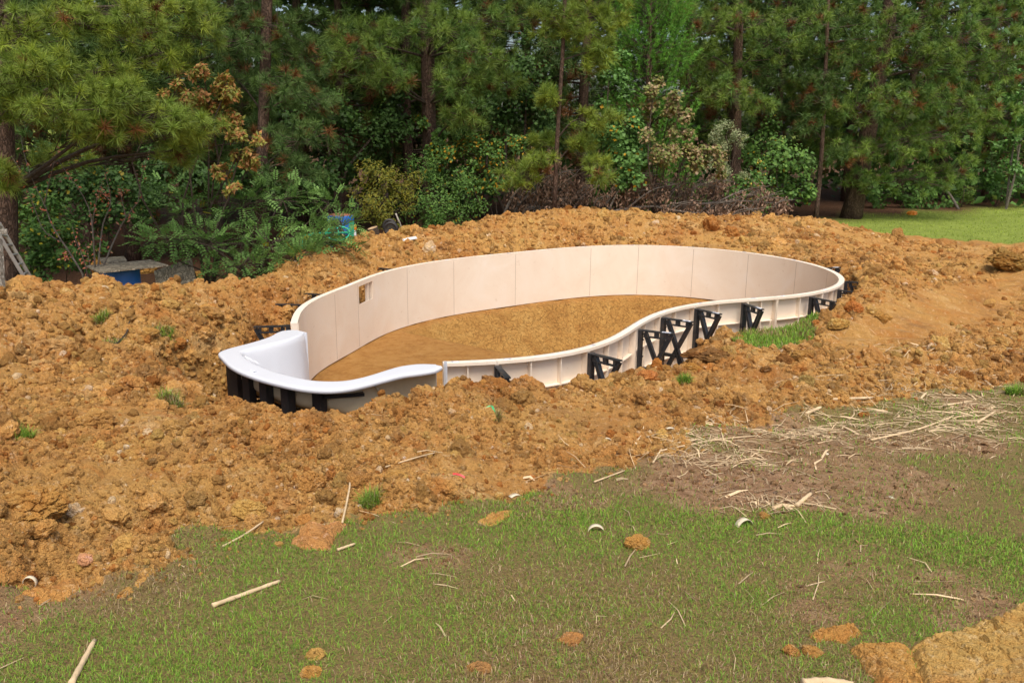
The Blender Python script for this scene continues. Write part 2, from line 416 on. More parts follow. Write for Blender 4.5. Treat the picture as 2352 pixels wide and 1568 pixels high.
# ------------------------------------------------------------------ terrain
def natural(x, y):
    z = .72 - .11 * np.minimum(y, 10.6)
    z = np.where(y > 9.6, np.maximum(z, -.335 - .115 * sstep(9.6, 12.5, y)), z)
    z = z - .50 * sstep(-3.2, -6.5, x) * sstep(10.5, 13.5, y)
    z = z + .10 * fbm(x * .22 + 5, y * .22, 3, 3)
    return np.where(y < -4, 1.16, z)
def on_nat(u, v):
    z = 0.0
    for _ in range(25):
        q = pz(u, v, z); z = .6 * z + .4 * float(natural(np.array([q[0]]), np.array([q[1]]))[0])
    return pz(u, v, z)
_cpY = [(0,700,8.6),(60,685,9.2),(120,658,10),(190,656,10.6),(250,654,11),(330,652,11.3),(400,666,11.6),(470,648,11.8),(560,645,12),(650,637,12.4),
        (560,916,7.6),(620,941,7.25),(700,958,7.0),(780,953,7.0),(850,922,7.2),(900,900,7.45),(960,903,7.7),(1040,880,7.95),(1120,882,8.05),(1200,884,8.15),(1270,890,8.3),(1330,886,8.5),(1400,862,8.9),(1450,852,9.3),(1500,852,9.6),(1560,838,10.1),(1610,808,10.8),
        (1870,732,12.25),(1935,697,12.75),(1990,668,13.3),(2020,640,14.2),(2010,612,15.4),(1960,592,16.8),
        (700,610,13.8),(760,592,14.6),(850,572,15.8),(930,556,16.6),(1000,547,17.2),(1130,521,18.4),(1200,505,19.0),(1350,486,19.8),(1500,494,20.2),(1700,498,20.8),(1900,508,21.8)]
_cpZ = [(200,790,.15),(400,760,.1),(520,712,.04),(100,900,.27),(300,900,.2),(420,830,.10),(0,1000,.32),(200,1050,.30),(400,1000,.24),(540,1060,.16),(60,1170,.40),(300,1200,.24),(480,1150,.22),(700,1080,.20),(850,1000,.26),(1000,1000,.22),(1150,1000,.16),(1300,1000,.08),(700,1170,.14),(900,1110,.20),(1150,1080,.14),(1400,960,.04),(1560,930,.06),(1640,960,.04),(1700,850,-.12),(1780,800,-.32),(1850,800,-.30),(2000,760,-.32),(2200,720,-.38),(2300,850,-.30),(2000,840,-.26),(2100,690,-.20),(2330,600,-.05),(2250,640,-.36),(2150,600,-.30),(2352,570,-.42),(2050,560,-.22),(1720,760,-.42),(1800,752,-.42),(600,765,-.36),(640,700,-.22),(555,790,-.28),(475,825,-.12),(690,655,-.05),(560,735,-.18),(735,645,-.02)]
_cp = [py(*c) for c in _cpY] + [pz(*c) for c in _cpZ]
for i in range(40, 330, 24):                            # filled-in edge behind the far wall
    q = WP[i] + .55 * WN[i]; _cp.append(np.array([q[0], q[1], -.06]))
_cp = np.array(_cp)
_dz = _cp[:, 2] - natural(_cp[:, 0], _cp[:, 1])
# zero anchors: the lawn edge and the ground behind the spoil
_edge_px = [(0,1372),(90,1358),(180,1345),(330,1288),(480,1243),(600,1225),(660,1212),(800,1193),(1000,1165),(1200,1123),(1300,1094),(1420,1074),(1500,1046),(1600,1006),(1720,978),(1800,958),(1950,938),(2100,905),(2352,880)]
EDGE = np.array([on_nat(*e)[:2] for e in _edge_px])
_anch = [tuple(e) for e in EDGE[::2]] + [(x, 2.2) for x in (-4, -1, 2, 5)] + [(-9, 9), (-8, 11.5), (-7, 13.6), (-5.2, 14.2), (-4.6, 16), (-4.2, 18.2), (-1.8, 20.5), (1.5, 22.5), (5, 23.5), (9, 24.5), (14, 24), (17, 22), (12, 27), (18, 16), (9, 7), (6, 5), (12, 10), (-9, 5)]
_A = np.concatenate([_cp[:, :2], np.array(_anch)]); _B = np.concatenate([_dz, np.zeros(len(_anch))])
def _tps(d): return np.where(d > 1e-9, d * d * np.log(d + 1e-9), 0)
_K = _tps(np.hypot(_A[:, None, 0] - _A[None, :, 0], _A[:, None, 1] - _A[None, :, 1])) + np.eye(len(_A)) * .02
_PP = np.column_stack([np.ones(len(_A)), _A])
_S = np.block([[_K, _PP], [_PP.T, np.zeros((3, 3))]])
_W = np.linalg.solve(_S, np.concatenate([_B, np.zeros(3)]))
def spoil(x, y):
    z = _W[-3] + _W[-2] * x + _W[-1] * y
    for (ax, ay), wgt in zip(_A, _W[:-3]):
        d2 = (x - ax) ** 2 + (y - ay) ** 2
        z = z + wgt * .5 * d2 * np.log(d2 + 1e-12)
    return z
# area of bare subsoil
_back = [(15.5, 21.6), (11.5, 23.6), (8.6, 23.4), (6.5, 22.6), (1.6, 21.0), (-1.0, 19.9), (-2.9, 18.2), (-3.9, 16), (-4.2, 14.2), (-5.0, 13.1), (-6.6, 12.6), (-7.6, 11.0), (-8.5, 8.8), (-8, 6), (-5, 3.6)]
CLAY = np.concatenate([EDGE, np.array([(7.2, 9.0), (13.0, 15.5)]), np.array(_back)])
PATCH = np.array([pz(u, v, -.42)[:2] for u, v in [(1692,800),(1700,762),(1760,745),(1850,735),(1872,748),(1876,790),(1835,812),(1790,832),(1720,822)]])
TREELINE = np.array([(-60, 11), (-8.6, 11.8), (-6.5, 13.4), (-4.6, 15.5), (-3.4, 18.4), (-.5, 20.6), (3, 22.3), (7, 24.2), (10.2, 27.6), (12.5, 30.2), (20, 34.2), (60, 38), (60, 400), (-60, 400)])
def fields(x, y):
    d, _ = seg_dist(x, y, CLAY); ins = inside(x, y, CLAY)
    sdv = np.where(ins, d, -d) + .55 * fbm(x * 1.6, y * 1.6, 4, 11) + .35 * fbm(x * 6, y * 6, 3, 12)
    clay = np.clip(.5 + sdv / .35, 0, 1)
    pd, _ = seg_dist(x, y, PATCH); pin = inside(x, y, PATCH)
    patch = np.clip(.5 + (np.where(pin, pd, -pd) + .35 * fbm(x * 3, y * 3, 3, 5)) / .2, 0, 1)
    clay = clay * (1 - patch)
    fd, _ = seg_dist(x, y, TREELINE); fin = inside(x, y, TREELINE)
    forest = np.clip(.5 + (np.where(fin, fd, -fd) + 1.6 * fbm(x * .8, y * .8, 3, 8)) / .8, 0, 1)
    return clay, forest, patch
def bare_patch(x, y):
    n = fbm(x * .9 + 3, y * .9, 4, 21)
    b = sstep(.07, .20, n) * .8
    for (cx, cy, r, s) in BARE: b = np.maximum(b, sstep(r, r * .45, np.hypot(x - cx, (y - cy) * 1.25) + .7 * r * fbm(x * 2.5, y * 2.5, 3, 31)) * s)
    return b
BARE = [(*on_nat(1700, 1110)[:2], .95, 1.0), (*on_nat(1600, 1060)[:2], .6, .9), (*on_nat(1000, 1275)[:2], .35, .8), (*on_nat(1880, 1400)[:2], .28, .7), (*on_nat(2160, 1330)[:2], .2, .6), (*on_nat(2000, 1010)[:2], .8, .8), (*on_nat(2230, 1020)[:2], .5, .9)]
_dline = np.array([pz(950, 762, -1.05)[:2], pz(1165, 806, -1.05)[:2]])         # where the shallow floor breaks into the deep end
TRACK = np.array([pz(u, v, -.32)[:2] for u, v in [(1960,800),(2040,765),(2130,725),(2230,690),(2340,655),(2460,620)]])
TRACK2 = np.array([pz(u, v, -.25)[:2] for u, v in [(1560,545),(1750,555),(1950,570),(2150,585),(2352,572)]])
def track(x, y):
    d, _ = seg_dist(x, y, TRACK, False); d2, _ = seg_dist(x, y, TRACK2, False)
    return np.maximum(sstep(.68, .36, d), .7 * sstep(.7, .35, d2))
def terrain(x, y, detail=True):
    """height and zone attributes"""
    x = np.asarray(x, float); y = np.asarray(y, float)
    nat = natural(x, y)
    clay, forest, patch = fields(x, y)
    near = (np.hypot(x, y) < 30)
    z = nat.copy()
    if near.any():
        d, _ = seg_dist(x[near], y[near], CLAY); ins = inside(x[near], y[near], CLAY)
        mask = sstep(-1.0, .15, np.where(ins, d, -d))
        z[near] += spoil(x[near], y[near]) * mask
    if detail:
        # lumpy dug earth
        wx = x + .12 * fbm(x * 3, y * 3, 2, 41); wy = y + .12 * fbm(x * 3 + 9, y * 3, 2, 43)
        lump = 0
        rough = np.clip(.75 + 1.5 * fbm(x * .55 + 3, y * .55, 3, 49), .25, 1.25)
        for sc_, amp, sd_ in ((1.0, .17, 1), (2.3, .15, 2), (5.0, .085, 3), (11.0, .03, 4)):
            f1, f2, idv = worley(wx * sc_, wy * sc_, sd_)
            gap = np.clip((f2 - f1) * 1.9, 0, 1) ** .7                     # blocks with deep gaps between
            lump = lump + amp * (gap * (.30 + .80 * idv) + .30 * np.sqrt(np.clip(1 - f1 * f1, 0, 1)) - .62)
        lump = lump * rough
        lump = lump + .05 * fbm(x * 7, y * 7, 3, 47)
        smooth = np.zeros_like(x)
        for (u, v, zz, r) in ((1330, 950, .1, .55), (1420, 965, .05, .4), (300, 960, .2, .5), (2150, 720, -.35, 1.6), (2280, 660, -.38, 1.8), (2050, 560, -.25, 2.2), (1750, 540, .1, 2.0)):
            q = pz(u, v, zz); smooth = np.maximum(smooth, .75 * np.exp(-((x - q[0]) ** 2 + (y - q[1]) ** 2) / (2 * r * r)))
        # digger tracks on the right
        tr = track(x, y) * clay
        ph = (y + .10 * x + .16 * fbm(x * 1.1, y * 1.1, 3, 61)) / .34; ph = ph - np.floor(ph)
        ridge = np.where(ph < .12, ph / .12, 1 - (ph - .12) / .88 * .8) * np.clip(.65 + 2.2 * fbm(x * 2.1, y * 2.1, 3, 63), .1, 1)
        z = z + clay * lump * (1 - smooth) * (1 - .88 * tr) + .13 * (ridge - .4) * tr
        z = z + (1 - clay) * (.03 * fbm(x * 2.2, y * 2.2, 3, 71) + .012 * fbm(x * 9, y * 9, 2, 73)) * (np.hypot(x, y) < 40)
    # dig: over-dig round the pool and the hole inside
    pit = np.zeros_like(x); shallow = np.zeros_like(x)
    box = (x > -5.5) & (x < 8) & (y > 5.5) & (y < 21)
    if box.any():
        xb, yb = x[box], y[box]
        d, idx = seg_dist(xb, yb, POOL_POLY)
        ins = inside(xb, yb, POOL_POLY)
        nW = len(WP[::8])
        onstep = idx >= nW - 1
        wob = .10 * fbm(xb * 2.2, yb * 2.2, 3, 81)
        wdt = np.where(onstep, .42, .20) + wob
        front = (idx > nW * .60) & (idx < nW * .80)                 # turf left standing close to the wall
        back = (idx > nW * .03) & (idx < nW * .56)                   # already filled in behind the far wall
        wdt = np.where(front, .06, np.where(back, .02, wdt))
        zt = -.98 + .05 * fbm(xb * 5, yb * 5, 3, 83)
        k = sstep(wdt, wdt + np.where(onstep, .30, np.where(front | back, .25, .60)), d)
        zo = np.minimum(z[box], zt + (z[box] - zt) * k)
        # inside
        din, _ = seg_dist(xb, yb, WIN[::8], False)
        a, b_ = _dline; t_ = (b_ - a) / np.linalg.norm(b_ - a); nrm = np.array([-t_[1], t_[0]])
        if nrm[1] < 0: nrm = -nrm
        along = (xb - a[0]) * nrm[0] + (yb - a[1]) * nrm[1]
        deep = np.minimum(np.clip(along / .75, -9, 9), np.clip((din - .10) / .95, 0, 9))
        fall = np.clip(deep, 0, 1.35)
        zi = -1.085 - 1.0 * fall + .035 * fbm(xb * 4, yb * 4, 4, 85) + .012 * fbm(xb * 16, yb * 16, 3, 87)
        zi = np.minimum(zi, -1.045)
        z[box] = np.where(ins, zi, zo)
        p_ = np.zeros_like(xb); p_[ins] = sstep(-.02, .05, fall + .03 * fbm(xb * 6, yb * 6, 2, 5))[ins]
        s_ = np.where(ins, 1 - p_, 0)
        pit[box] = p_; shallow[box] = s_
        cl = clay[box]; cl = np.where(ins | (k < .9), 1.0, cl); clay[box] = cl
    bare = bare_patch(x, y)
    far = sstep(11, 16, np.hypot(x, y))
    return z, dict(clay=clay, forest=forest, bare=bare * (1 - far), farlawn=far, pit=pit, shallow=shallow, patch=patch)
_G = {}
def gzv(x, y):
    """height looked up from the built ground mesh (fine sector only)"""
    x = np.asarray(x, float); y = np.asarray(y, float)
    a = np.clip((np.arctan2(x, y) - _G['a0']) / _G['da'], 0, _G['nf'] - 1.001); rr = np.interp(np.hypot(x, y), _G['r'], np.arange(len(_G['r'])))
    i = np.minimum(rr.astype(int), len(_G['r']) - 2); j = a.astype(int); fi = rr - i; fj = a - j; Z = _G['z']
    return (Z[i, j] * (1 - fj) + Z[i, j + 1] * fj) * (1 - fi) + (Z[i + 1, j] * (1 - fj) + Z[i + 1, j + 1] * fj) * fi
def gz(x, y): return float(gzv(x, y))

CLAY_F = {}
def build_ground():
    da = math.radians(.112)
    fine = np.arange(-math.radians(37), math.radians(37), da)
    coarse = np.linspace(math.radians(37), 2 * math.pi - math.radians(37), 60)[:-1]
    ang = np.concatenate([fine, coarse]); na = len(ang)
    r = [.25, 1.2, 1.9]
    while r[-1] < 3.4: r.append(r[-1] * 1.012)
    while r[-1] < 19: r.append(r[-1] * 1.0050)
    while r[-1] < 25: r.append(r[-1] * 1.007)
    while r[-1] < 420: r.append(r[-1] * 1.08)
    r = np.array(r); nr = len(r)
    A, Rr = np.meshgrid(ang, r); x = (np.sin(A) * Rr).ravel(); y = (np.cos(A) * Rr).ravel()
    z, at = terrain(x, y)
    _G.update(a0=fine[0], da=da, nf=len(fine), r=r, z=z.reshape(nr, na)[:, :len(fine)])
    i = np.arange(nr - 1)[:, None] * na; j = np.arange(na)[None]; j2 = (j + 1) % na
    F = np.stack([i + j, i + na + j, i + na + j2, i + j2], -1).reshape(-1, 4)[:, ::-1]
    V = np.column_stack([x, y, z])
    inp = inside(x, y, POOL_IN)[F].all(1)
    fo = (at['forest'][F].mean(1) > .5) & ~inp
    cl = (at['clay'][F].mean(1) > .5) & ~inp & ~fo
    la = ~(inp | fo | cl)
    at.pop('patch')
    for nm, mk in (('pool_floor', inp), ('dug_clay_ground', cl), ('forest_floor', fo), ('lawn', la)):
        f = F[mk]; u, inv = np.unique(f.ravel(), return_inverse=True)
        o = mesh_np(nm, V[u], inv.reshape(-1, 4), M['ground'], smooth=(nm != 'dug_clay_ground'), attrs={k: v[u] for k, v in at.items()})
        if nm == 'dug_clay_ground': CLAY_F['q'] = V[f]
        tag(o, kind='structure')
build_ground()

# ------------------------------------------------------------------ pool wall
SEAM_PX = [(754,670),(806,649),(921,612.5),(1029,594),(1182,580),(1350,564),(1466,561.6),(1599,567),(1728,580),(1846,599),(1920,621),(1948,645),(1900,670),(1790,684),(1715,687.5),(1590,698.5),(1512,720),(1462,749),(1366,803),(1147,833)]
M['joint_shade'] = plain('joint_painted_shade', (.40, .29, .20), .9)
seams = [0] + sorted(wall_i(*s) for s in SEAM_PX) + [len(WP) - 1]
wall = thing('swimming_pool', (2.2, 13.4, -WALL_H), 'unfinished kidney-shaped pool of cream plastic wall panels in the dug hole', 'swimming pool')
def strip(i0, i1, off_a, off_b, z0, z1, g=0.0):
    """closed box swept along the wall between two offsets (outward +) and two heights"""
    ii = np.arange(i0, i1 + 1)
    P = WP[ii].copy()
    P[0] += WT[i0] * g; P[-1] -= WT[i1] * g
    A = P + WN[ii] * off_a; B = P + WN[ii] * off_b; n = len(ii)
    V = np.concatenate([np.column_stack([A, np.full(n, z0)]), np.column_stack([B, np.full(n, z0)]), np.column_stack([B, np.full(n, z1)]), np.column_stack([A, np.full(n, z1)])])
    k = np.arange(n - 1); Q = []
    for a, b in ((0, 1), (1, 2), (2, 3), (3, 0)): Q.append(np.stack([a * n + k, b * n + k, b * n + k + 1, a * n + k + 1], -1))
    Q.append(np.array([[0, 3 * n, 2 * n, n], [n - 1, 2 * n - 1, 3 * n - 1, 4 * n - 1]]))
    return V, np.concatenate(Q)
HOLE_I = wall_i(822, 641)
for a, b in zip(seams[:-1], seams[1:]):
    mb = MB(); G = .0022
    if a < HOLE_I < b:                                   # panel with the skimmer opening
        h0, h1 = HOLE_I - 6, HOLE_I + 6
        mb.add(*strip(a, h0, -.10, -.090, -WALL_H, -.0, G)); mb.add(*strip(h1, b, -.10, -.090, -WALL_H, -.0, G))
        mb.add(*strip(h0, h1, -.10, -.090, -WALL_H, -.36, 0)); mb.add(*strip(h0, h1, -.10, -.090, -.07, 0, 0))
        for i0, i1 in ((h0 - 1, h0), (h1, h1 + 1)): mb.add(*strip(i0, i1, -.09, .0, -.38, -.05))
    else:
        mb.add(*strip(a, b, -.10, -.090, -WALL_H, 0, G))
    mb.add(*strip(a, b, -.098, 0, -.018, .0, G)); mb.add(*strip(a, b, -.012, .0, -.034, -.018, G))
    mb.add(*strip(a, b, -.09, 0, -WALL_H, -WALL_H + .014, G))
    p = mb.build('panel', M['panel'], wall)
    L = (b - a); nv = max(2, int(round(L * .0535 / .42)))
    L_m = np.linalg.norm(np.diff(WP[a:b + 1], axis=0), axis=1).sum(); nv = max(2, int(round(L_m / .42)))
    for k in range(nv + 1):                              # upright ribs
        i = int(round(a + (b - a) * k / nv)); i = min(max(i, a), b)
        dep = .004 if k in (0, nv) else .016 + .012 * (k % 2)
        off = WT[i] * (.010 if k == 0 else -.010 if k == nv else 0)
        r = MB(); q0 = WP[i] - WN[i] * .088 + off; q1 = WP[i] - WN[i] * dep + off
        r.bar((*q0, -.53), (*q1, -.53), .012, WALL_H - .045)
        r.build('rib', M['panel'], p)
    for k, zz in enumerate((-.36, -.70)):
        a2, b2 = a + 1, b - 1
        if b2 - a2 < 2: continue
        if a < HOLE_I < b and k == 0: continue
        r = MB(); r.add(*strip(a2, b2, -.088, -.03, zz - .006, zz + .006)); r.build('rib', M['panel'], p)
    if a > 0:                                            # joint line inside: thin strip coloured dark for the shade in the gap
        r = MB(); q = WP[a] - WN[a] * .1006; r.bar((*q, -.545), (*(q + WN[a] * .004), -.545), .007, WALL_H - .06); r.build('joint_shade', M['joint_shade'], p)
    if not (a < 3):
        i = b - 3                                        # barcode sticker near the joint
        st = MB(); q = WP[i] - WN[i] * .05; tt = WT[i]
        st.box((*q, .0022), (.085, .032, .0036), np.column_stack([[*tt, 0], [*WN[i], 0], [0, 0, 1]]))
        st.build('sticker', M['label'], p)

# ------------------------------------------------------------------ braces
def brace(px_, where, group='black wall braces', drop=1.02, tilt=0.0, sticker=True):
    i = wall_i(*px_); n = np.array([*WN[i], 0]); t = np.array([*WT[i], 0]); up = np.array([0, 0, 1.0])
    o = np.array([*WP[i], 0]) + n * .012
    e = thing('wall_brace', (o[0] + n[0] * .2, o[1] + n[1] * .2, -WALL_H), 'black plastic X-shaped wall brace ' + where, 'brace', group)
    P = lambda d, z: o + n * d + up * z
    T = -.055; L = .43; R_ = np.column_stack([n, t, up])
    def mbar(name, a, b, w=.05, th=.035, lip=True):
        m = MB(); m.bar(a, b, th, w, up=np.cross((b - a) / np.linalg.norm(b - a), t))
        if lip:                                          # edge flanges make it a channel
            d = (b - a) / np.linalg.norm(b - a); s = np.cross(d, t)
            for sg in (-1, 1): m.bar(a + s * sg * (w / 2 - .003), b + s * sg * (w / 2 - .003), th + .022, .007, up=s)
        return m.build(name, M['black'], e)
    m = MB(); m.box(P(.025, T - .30), (.05, .075, .62), R_)
    for zz in (-.12, -.34, -.52): m.box(P(.055, T + zz), (.03, .018, .018), R_)
    m.build('post', M['black'], e)
    m = MB(); m.box(P(.025, T - .80), (.042, .06, .36), R_); m.build('post', M['black'], e)
    m = MB()
    m.box(P(L / 2 + .02, T), (L, .06, .016), R_); m.box(P(L / 2 + .02, T - .075), (L - .09, .05, .014), R_)
    for d in (.10, .235, .37): m.box(P(d, T - .0375), (.055 if d == .235 else .03, .042, .062), R_)
    m.build('top_bar', M['black'], e)
    X = P(.245, T - .40)
    mbar('diagonal', P(.085, T - .02), X + (X - P(.085, T - .02)) * 1.22 * .5)
    mbar('diagonal', P(L - .005, T - .02), X + (X - P(L - .005, T - .02)) * 1.22)
    mbar('diagonal', X, P(.40, -drop), .045)
    mbar('strut', P(.03, T - .50), P(.27, T - .50), .04, .03)
    mbar('foot', P(.0, -drop), P(.46, -drop), .04, .05, False)
    if sticker:
        m = MB(); m.box(P(.36, T + .0098), (.11, .045, .0036), R_); m.build('sticker', M['label'], e)
BR = [((1147,833), 'seen end-on, nearest the white step', 0), ((1366,803), 'half buried behind the front earth bank', 0), ((1462,748), 'with a white sticker, where the wall bends in', 1),
      ((1512,720), 'second from the bend, wide open towards the viewer', 1), ((1590,698.5), 'third from the bend, narrow, above the brown mound', 1), ((1706,688), 'almost end-on beside the green turf patch', 1),
      ((1868,676), 'right of the turf patch, half buried in clods', 0), ((1934,660), "nearer of two in the trench at the pool's right end", 0), ((1949,640), "farther of two in the trench at the pool's right end", 1),
      ((1884,609), 'showing only its top edge above the far right rim', 1), ((667,738), 'standing out left of the far end of the white step', 0), ((694,691), 'showing its top left of the wall, behind the tall one', 0), ((752,670), 'barely showing over the rim left of the square opening', 0), ((910,613), 'hidden behind the rim right of the square opening', 0), ((1150,583), 'just peeping over the middle of the far rim', 0)]
for q, wh, st in BR: brace(q, wh, sticker=bool(st))

# ------------------------------------------------------------------ moulded step
def ring(pts, n=96): return spline(pts, n)
step = thing('pool_step', (*sp(1.05, .7), -WALL_H), 'white moulded pool step with raised rim on black supports', 'pool step')
n_ = 96
O = ring(STEP_OUT, n_); I = ring(STEP_IN, n_)
ctr = np.array([1.05, .5])
def inset(C, d):
    T = np.gradient(C, axis=0); T /= np.linalg.norm(T, axis=1)[:, None]
    return C + np.column_stack([T[:, 1], -T[:, 0]]) * d      # towards the middle of the step
def to3(C, z): return np.column_stack([SORG + C[:, :1] * SU + C[:, 1:] * SV, np.broadcast_to(z, (len(C),))])
def tread(a, b):
    """height of the moulded inside"""
    z = -.26 - .27 * sstep(.86, .78, b) - .27 * sstep(.50, .42, b) - .27 * sstep(.12, .03, b)
    return z
def loft(rings, close_in=None):
    V = np.concatenate(rings); k = len(rings); n = len(rings[0])
    i = np.arange(k - 1)[:, None] * n; j = np.arange(n - 1)[None]
    return V, np.stack([i + j, i + j + 1, i + n + j + 1, i + n + j], -1).reshape(-1, 4)
D_ = [0, .012, .03, .05]
wallz = [-.005, -.02, -.06]
rings = [to3(inset(O, .012), -.050), to3(inset(O, .0), -.040), to3(inset(O, .0), -.018), to3(inset(O, .006), -.005), to3(inset(O, .018), 0), to3(inset(O, .034), .0005), to3(inset(I, -.036), .001), to3(inset(I, -.02), .001), to3(inset(I, -.004), -.004), to3(inset(I, .006), -.018)]
C = inset(I, .012)
zt = tread(C[:, 0], np.clip(C[:, 1] - .02, -.1, 2))
for f in np.linspace(.08, 1.0, 9):
    Cf = inset(I, .012 + .045 * f + .03 * max(0, f - .85) / .15)
    rings.append(to3(Cf, -.018 + (zt + .018) * f))
# treads: span from the left half of the ring to the right half, row by row
V1, F1 = loft(rings)
mb = MB(); mb.add(V1, F1)
base = inset(I, .012 + .045 + .03)
rows = np.linspace(-.02, base[:, 1].max() - .005, 90)
mid = int(np.argmax(base[:, 1]))
Ls = base[:mid + 1]; Rs = base[mid:][::-1]
V = []
for b in rows:
    aL = np.interp(b, Ls[:, 1], Ls[:, 0]); aR = np.interp(b, np.maximum.accumulate(Rs[:, 1]), Rs[:, 0])
    aa = np.linspace(aL - .01, aR + .01, 24)
    V.append(to3(np.column_stack([aa, np.full(24, b)]), float(tread(0, b))))
V2 = np.concatenate(V); i = np.arange(89)[:, None] * 24; j = np.arange(23)[None]
F2 = np.stack([i + j, i + j + 1, i + 24 + j + 1, i + 24 + j], -1).reshape(-1, 4)
mb.add(V2, F2[:, ::-1])
def tread_mat():
    m, t, b = new_mat('white_acrylic_treads')
    b.inputs['Base Color'].default_value = (.71, .72, .745, 1); b.inputs['Roughness'].default_value = .3
    vo = N(t, 'ShaderNodeTexVoronoi', feature='DISTANCE_TO_EDGE'); vo.inputs['Scale'].default_value = 24; vo.inputs['Randomness'].default_value = .25
    t.links.new(coords(t), vo.inputs['Vector'])
    bump(t, b, ramp(t, vo.outputs['Distance'], [(0, (0, 0, 0)), (.12, (1, 1, 1))]), .5, .006)
    return m
M['tread'] = tread_mat()
mb2 = MB(); mb2.add(V1, F1[:, ::-1]); mb2.build('rim_shell', M['white'], step, smooth=True)
mb3 = MB(); mb3.add(V2, F2); mb3.build('treads', M['tread'], step, smooth=True)
# moulded ridges on the inner side of the left wall
for (a0, b0, z0), (a1, b1, z1) in (((.215, 1.0, -.06), (.10, .14, -.62)), ((.20, .62, -.40), (.16, .36, -.44))):
    m = MB(); q0 = to3(np.array([[a0, b0]]), z0)[0]; q1 = to3(np.array([[a1, b1]]), z1)[0]
    m.tube([q0, (q0 * .5 + q1 * .5), q1], [.022, .03, .024], 8); m.build('moulded_ridge', M['white'], step, smooth=True)
# beige back of the shell
zt2 = np.array([np.mean([float(tread(0, bb)) for bb in np.linspace(max(-.02, c[1] - .25), min(1.3, c[1] + .05), 9)]) for c in C]) - .03
rb = [to3(inset(O, .014), -.046), to3(inset(O, .05), -.050), to3(inset(I, -.09), -.055), to3(inset(I, -.035), -.075)]
for f in np.linspace(.1, 1.0, 10):
    bul = .02 * math.sin(math.pi * f)
    rb.append(to3(inset(I, -.03 - bul + .10 * max(0, f - .6) ** 2 / .16), -.075 + (zt2 + .02) * f))
Vb, Fb = loft(rb)
mb = MB(); mb.add(Vb, Fb)
bb_ = inset(I, -.03 + .10)
Ls = bb_[:mid + 1]; Rs = bb_[mid:][::-1]; V = []
for b in np.linspace(-.02, bb_[:, 1].max(), 40):
    aL = np.interp(b, Ls[:, 1], Ls[:, 0]); aR = np.interp(b, np.maximum.accumulate(Rs[:, 1]), Rs[:, 0])
    zz = np.mean([float(tread(0, q)) for q in np.linspace(max(-.02, b - .25), b + .05, 9)]) - .105
    V.append(to3(np.column_stack([np.linspace(aL - .01, aR + .01, 16), np.full(16, b)]), zz))
Vc = np.concatenate(V); i = np.arange(39)[:, None] * 16; j = np.arange(15)[None]
mb.add(Vc, np.stack([i + j, i + 16 + j, i + 16 + j + 1, i + j + 1], -1).reshape(-1, 4))
mb.build('shell_back', M['beige'], step, smooth=True)
q0 = to3(np.array([[2.05, .72]]), -.10)[0]; q1 = to3(np.array([[2.03, .30]]), -.52)[0]
m = MB(); m.tube([q0, q1], .012, 6); m.build('shell_seam', M['beige'], step, smooth=True)
# end flanges that bolt to the panels
for (a0, a1, nm) in ((-.19, .02, 'end_flange'),):
    m = MB(); A3 = to3(np.array([[a0, -.035], [a1, -.035]]), 0)
    m.bar((A3[0] + A3[1]) / 2 + (A3[0] - A3[1]) / 2 + np.array([0, 0, -.53]), A3[1] + np.array([0, 0, -.53]), .022, 1.04)
    m.build(nm, M['white'], step)
m = MB(); A3 = to3(np.array([[2.31, -.05]]), 0)[0]; m.box(A3 + np.array([0, 0, -.49]), (.035, .012, 1.06), np.column_stack([[*SU, 0], [*SV, 0], [0, 0, 1]])); m.build('end_flange', M['white'], step)
R3 = np.column_stack([[*SU, 0], [*SV, 0], [0, 0, 1]])
m = MB(); m.box(to3(np.array([[.98, 1.40]]), .004)[0], (.10, .03, .006), R3); m.build('sticker', M['label'], step)
# black support frame
legs = [(.14, 1.12), (.36, 1.21), (.72, 1.31), (1.12, 1.38), (1.46, 1.37), (1.80, 1.25)]
for a, b in legs:
    q = to3(np.array([[a, b]]), 0)[0]
    m = MB(); m.box(q + np.array([0, 0, -.56]), (.115, .028, 1.0), R3)
    for sgn in (-1, 1): m.box(q + np.array([*(SU * sgn * .055 - SV * .03), -.56]), (.012, .085, 1.0), R3)
    m.build('support_leg', M['black'], step)
    q2 = to3(np.array([[a * .82 + .19, b - .42]]), 0)[0]
    m = MB(); m.box(q2 + np.array([0, 0, -.72]), (.085, .05, .62), R3); m.build('support_leg', M['black'], step)
    for z0, z1, hh in ((-.20, -.46, .06), (-.55, -.55, .05), (-.78, -.60, .05)):
        m = MB(); m.bar(q + np.array([0, 0, z0]) - np.array([*SV * .03, 0]), q2 + np.array([0, 0, z1]), .03, hh); m.build('crossbar', M['black'], step)
for k in range(len(legs) - 1):
    q = [to3(np.array([[a, b - .02]]), 0)[0] for a, b in legs[k:k + 2]]
    m = MB(); m.bar(q[0] + np.array([0, 0, -.085]), q[1] + np.array([0, 0, -.085]), .03, .05); m.build('crossbar', M['black'], step)
    if k % 2 == 0 or k == 3:
        m = MB(); m.bar(q[0] + np.array([0, 0, -.40]), q[1] + np.array([0, 0, -.52]), .025, .05); m.build('crossbar', M['black'], step)
q = [to3(np.array([[1.84, 1.2]]), -.13)[0], to3(np.array([[2.02, .85]]), -.15)[0]]
m = MB(); m.bar(q[0], q[1], .12, .03); m.build('support_plate', M['black'], step)
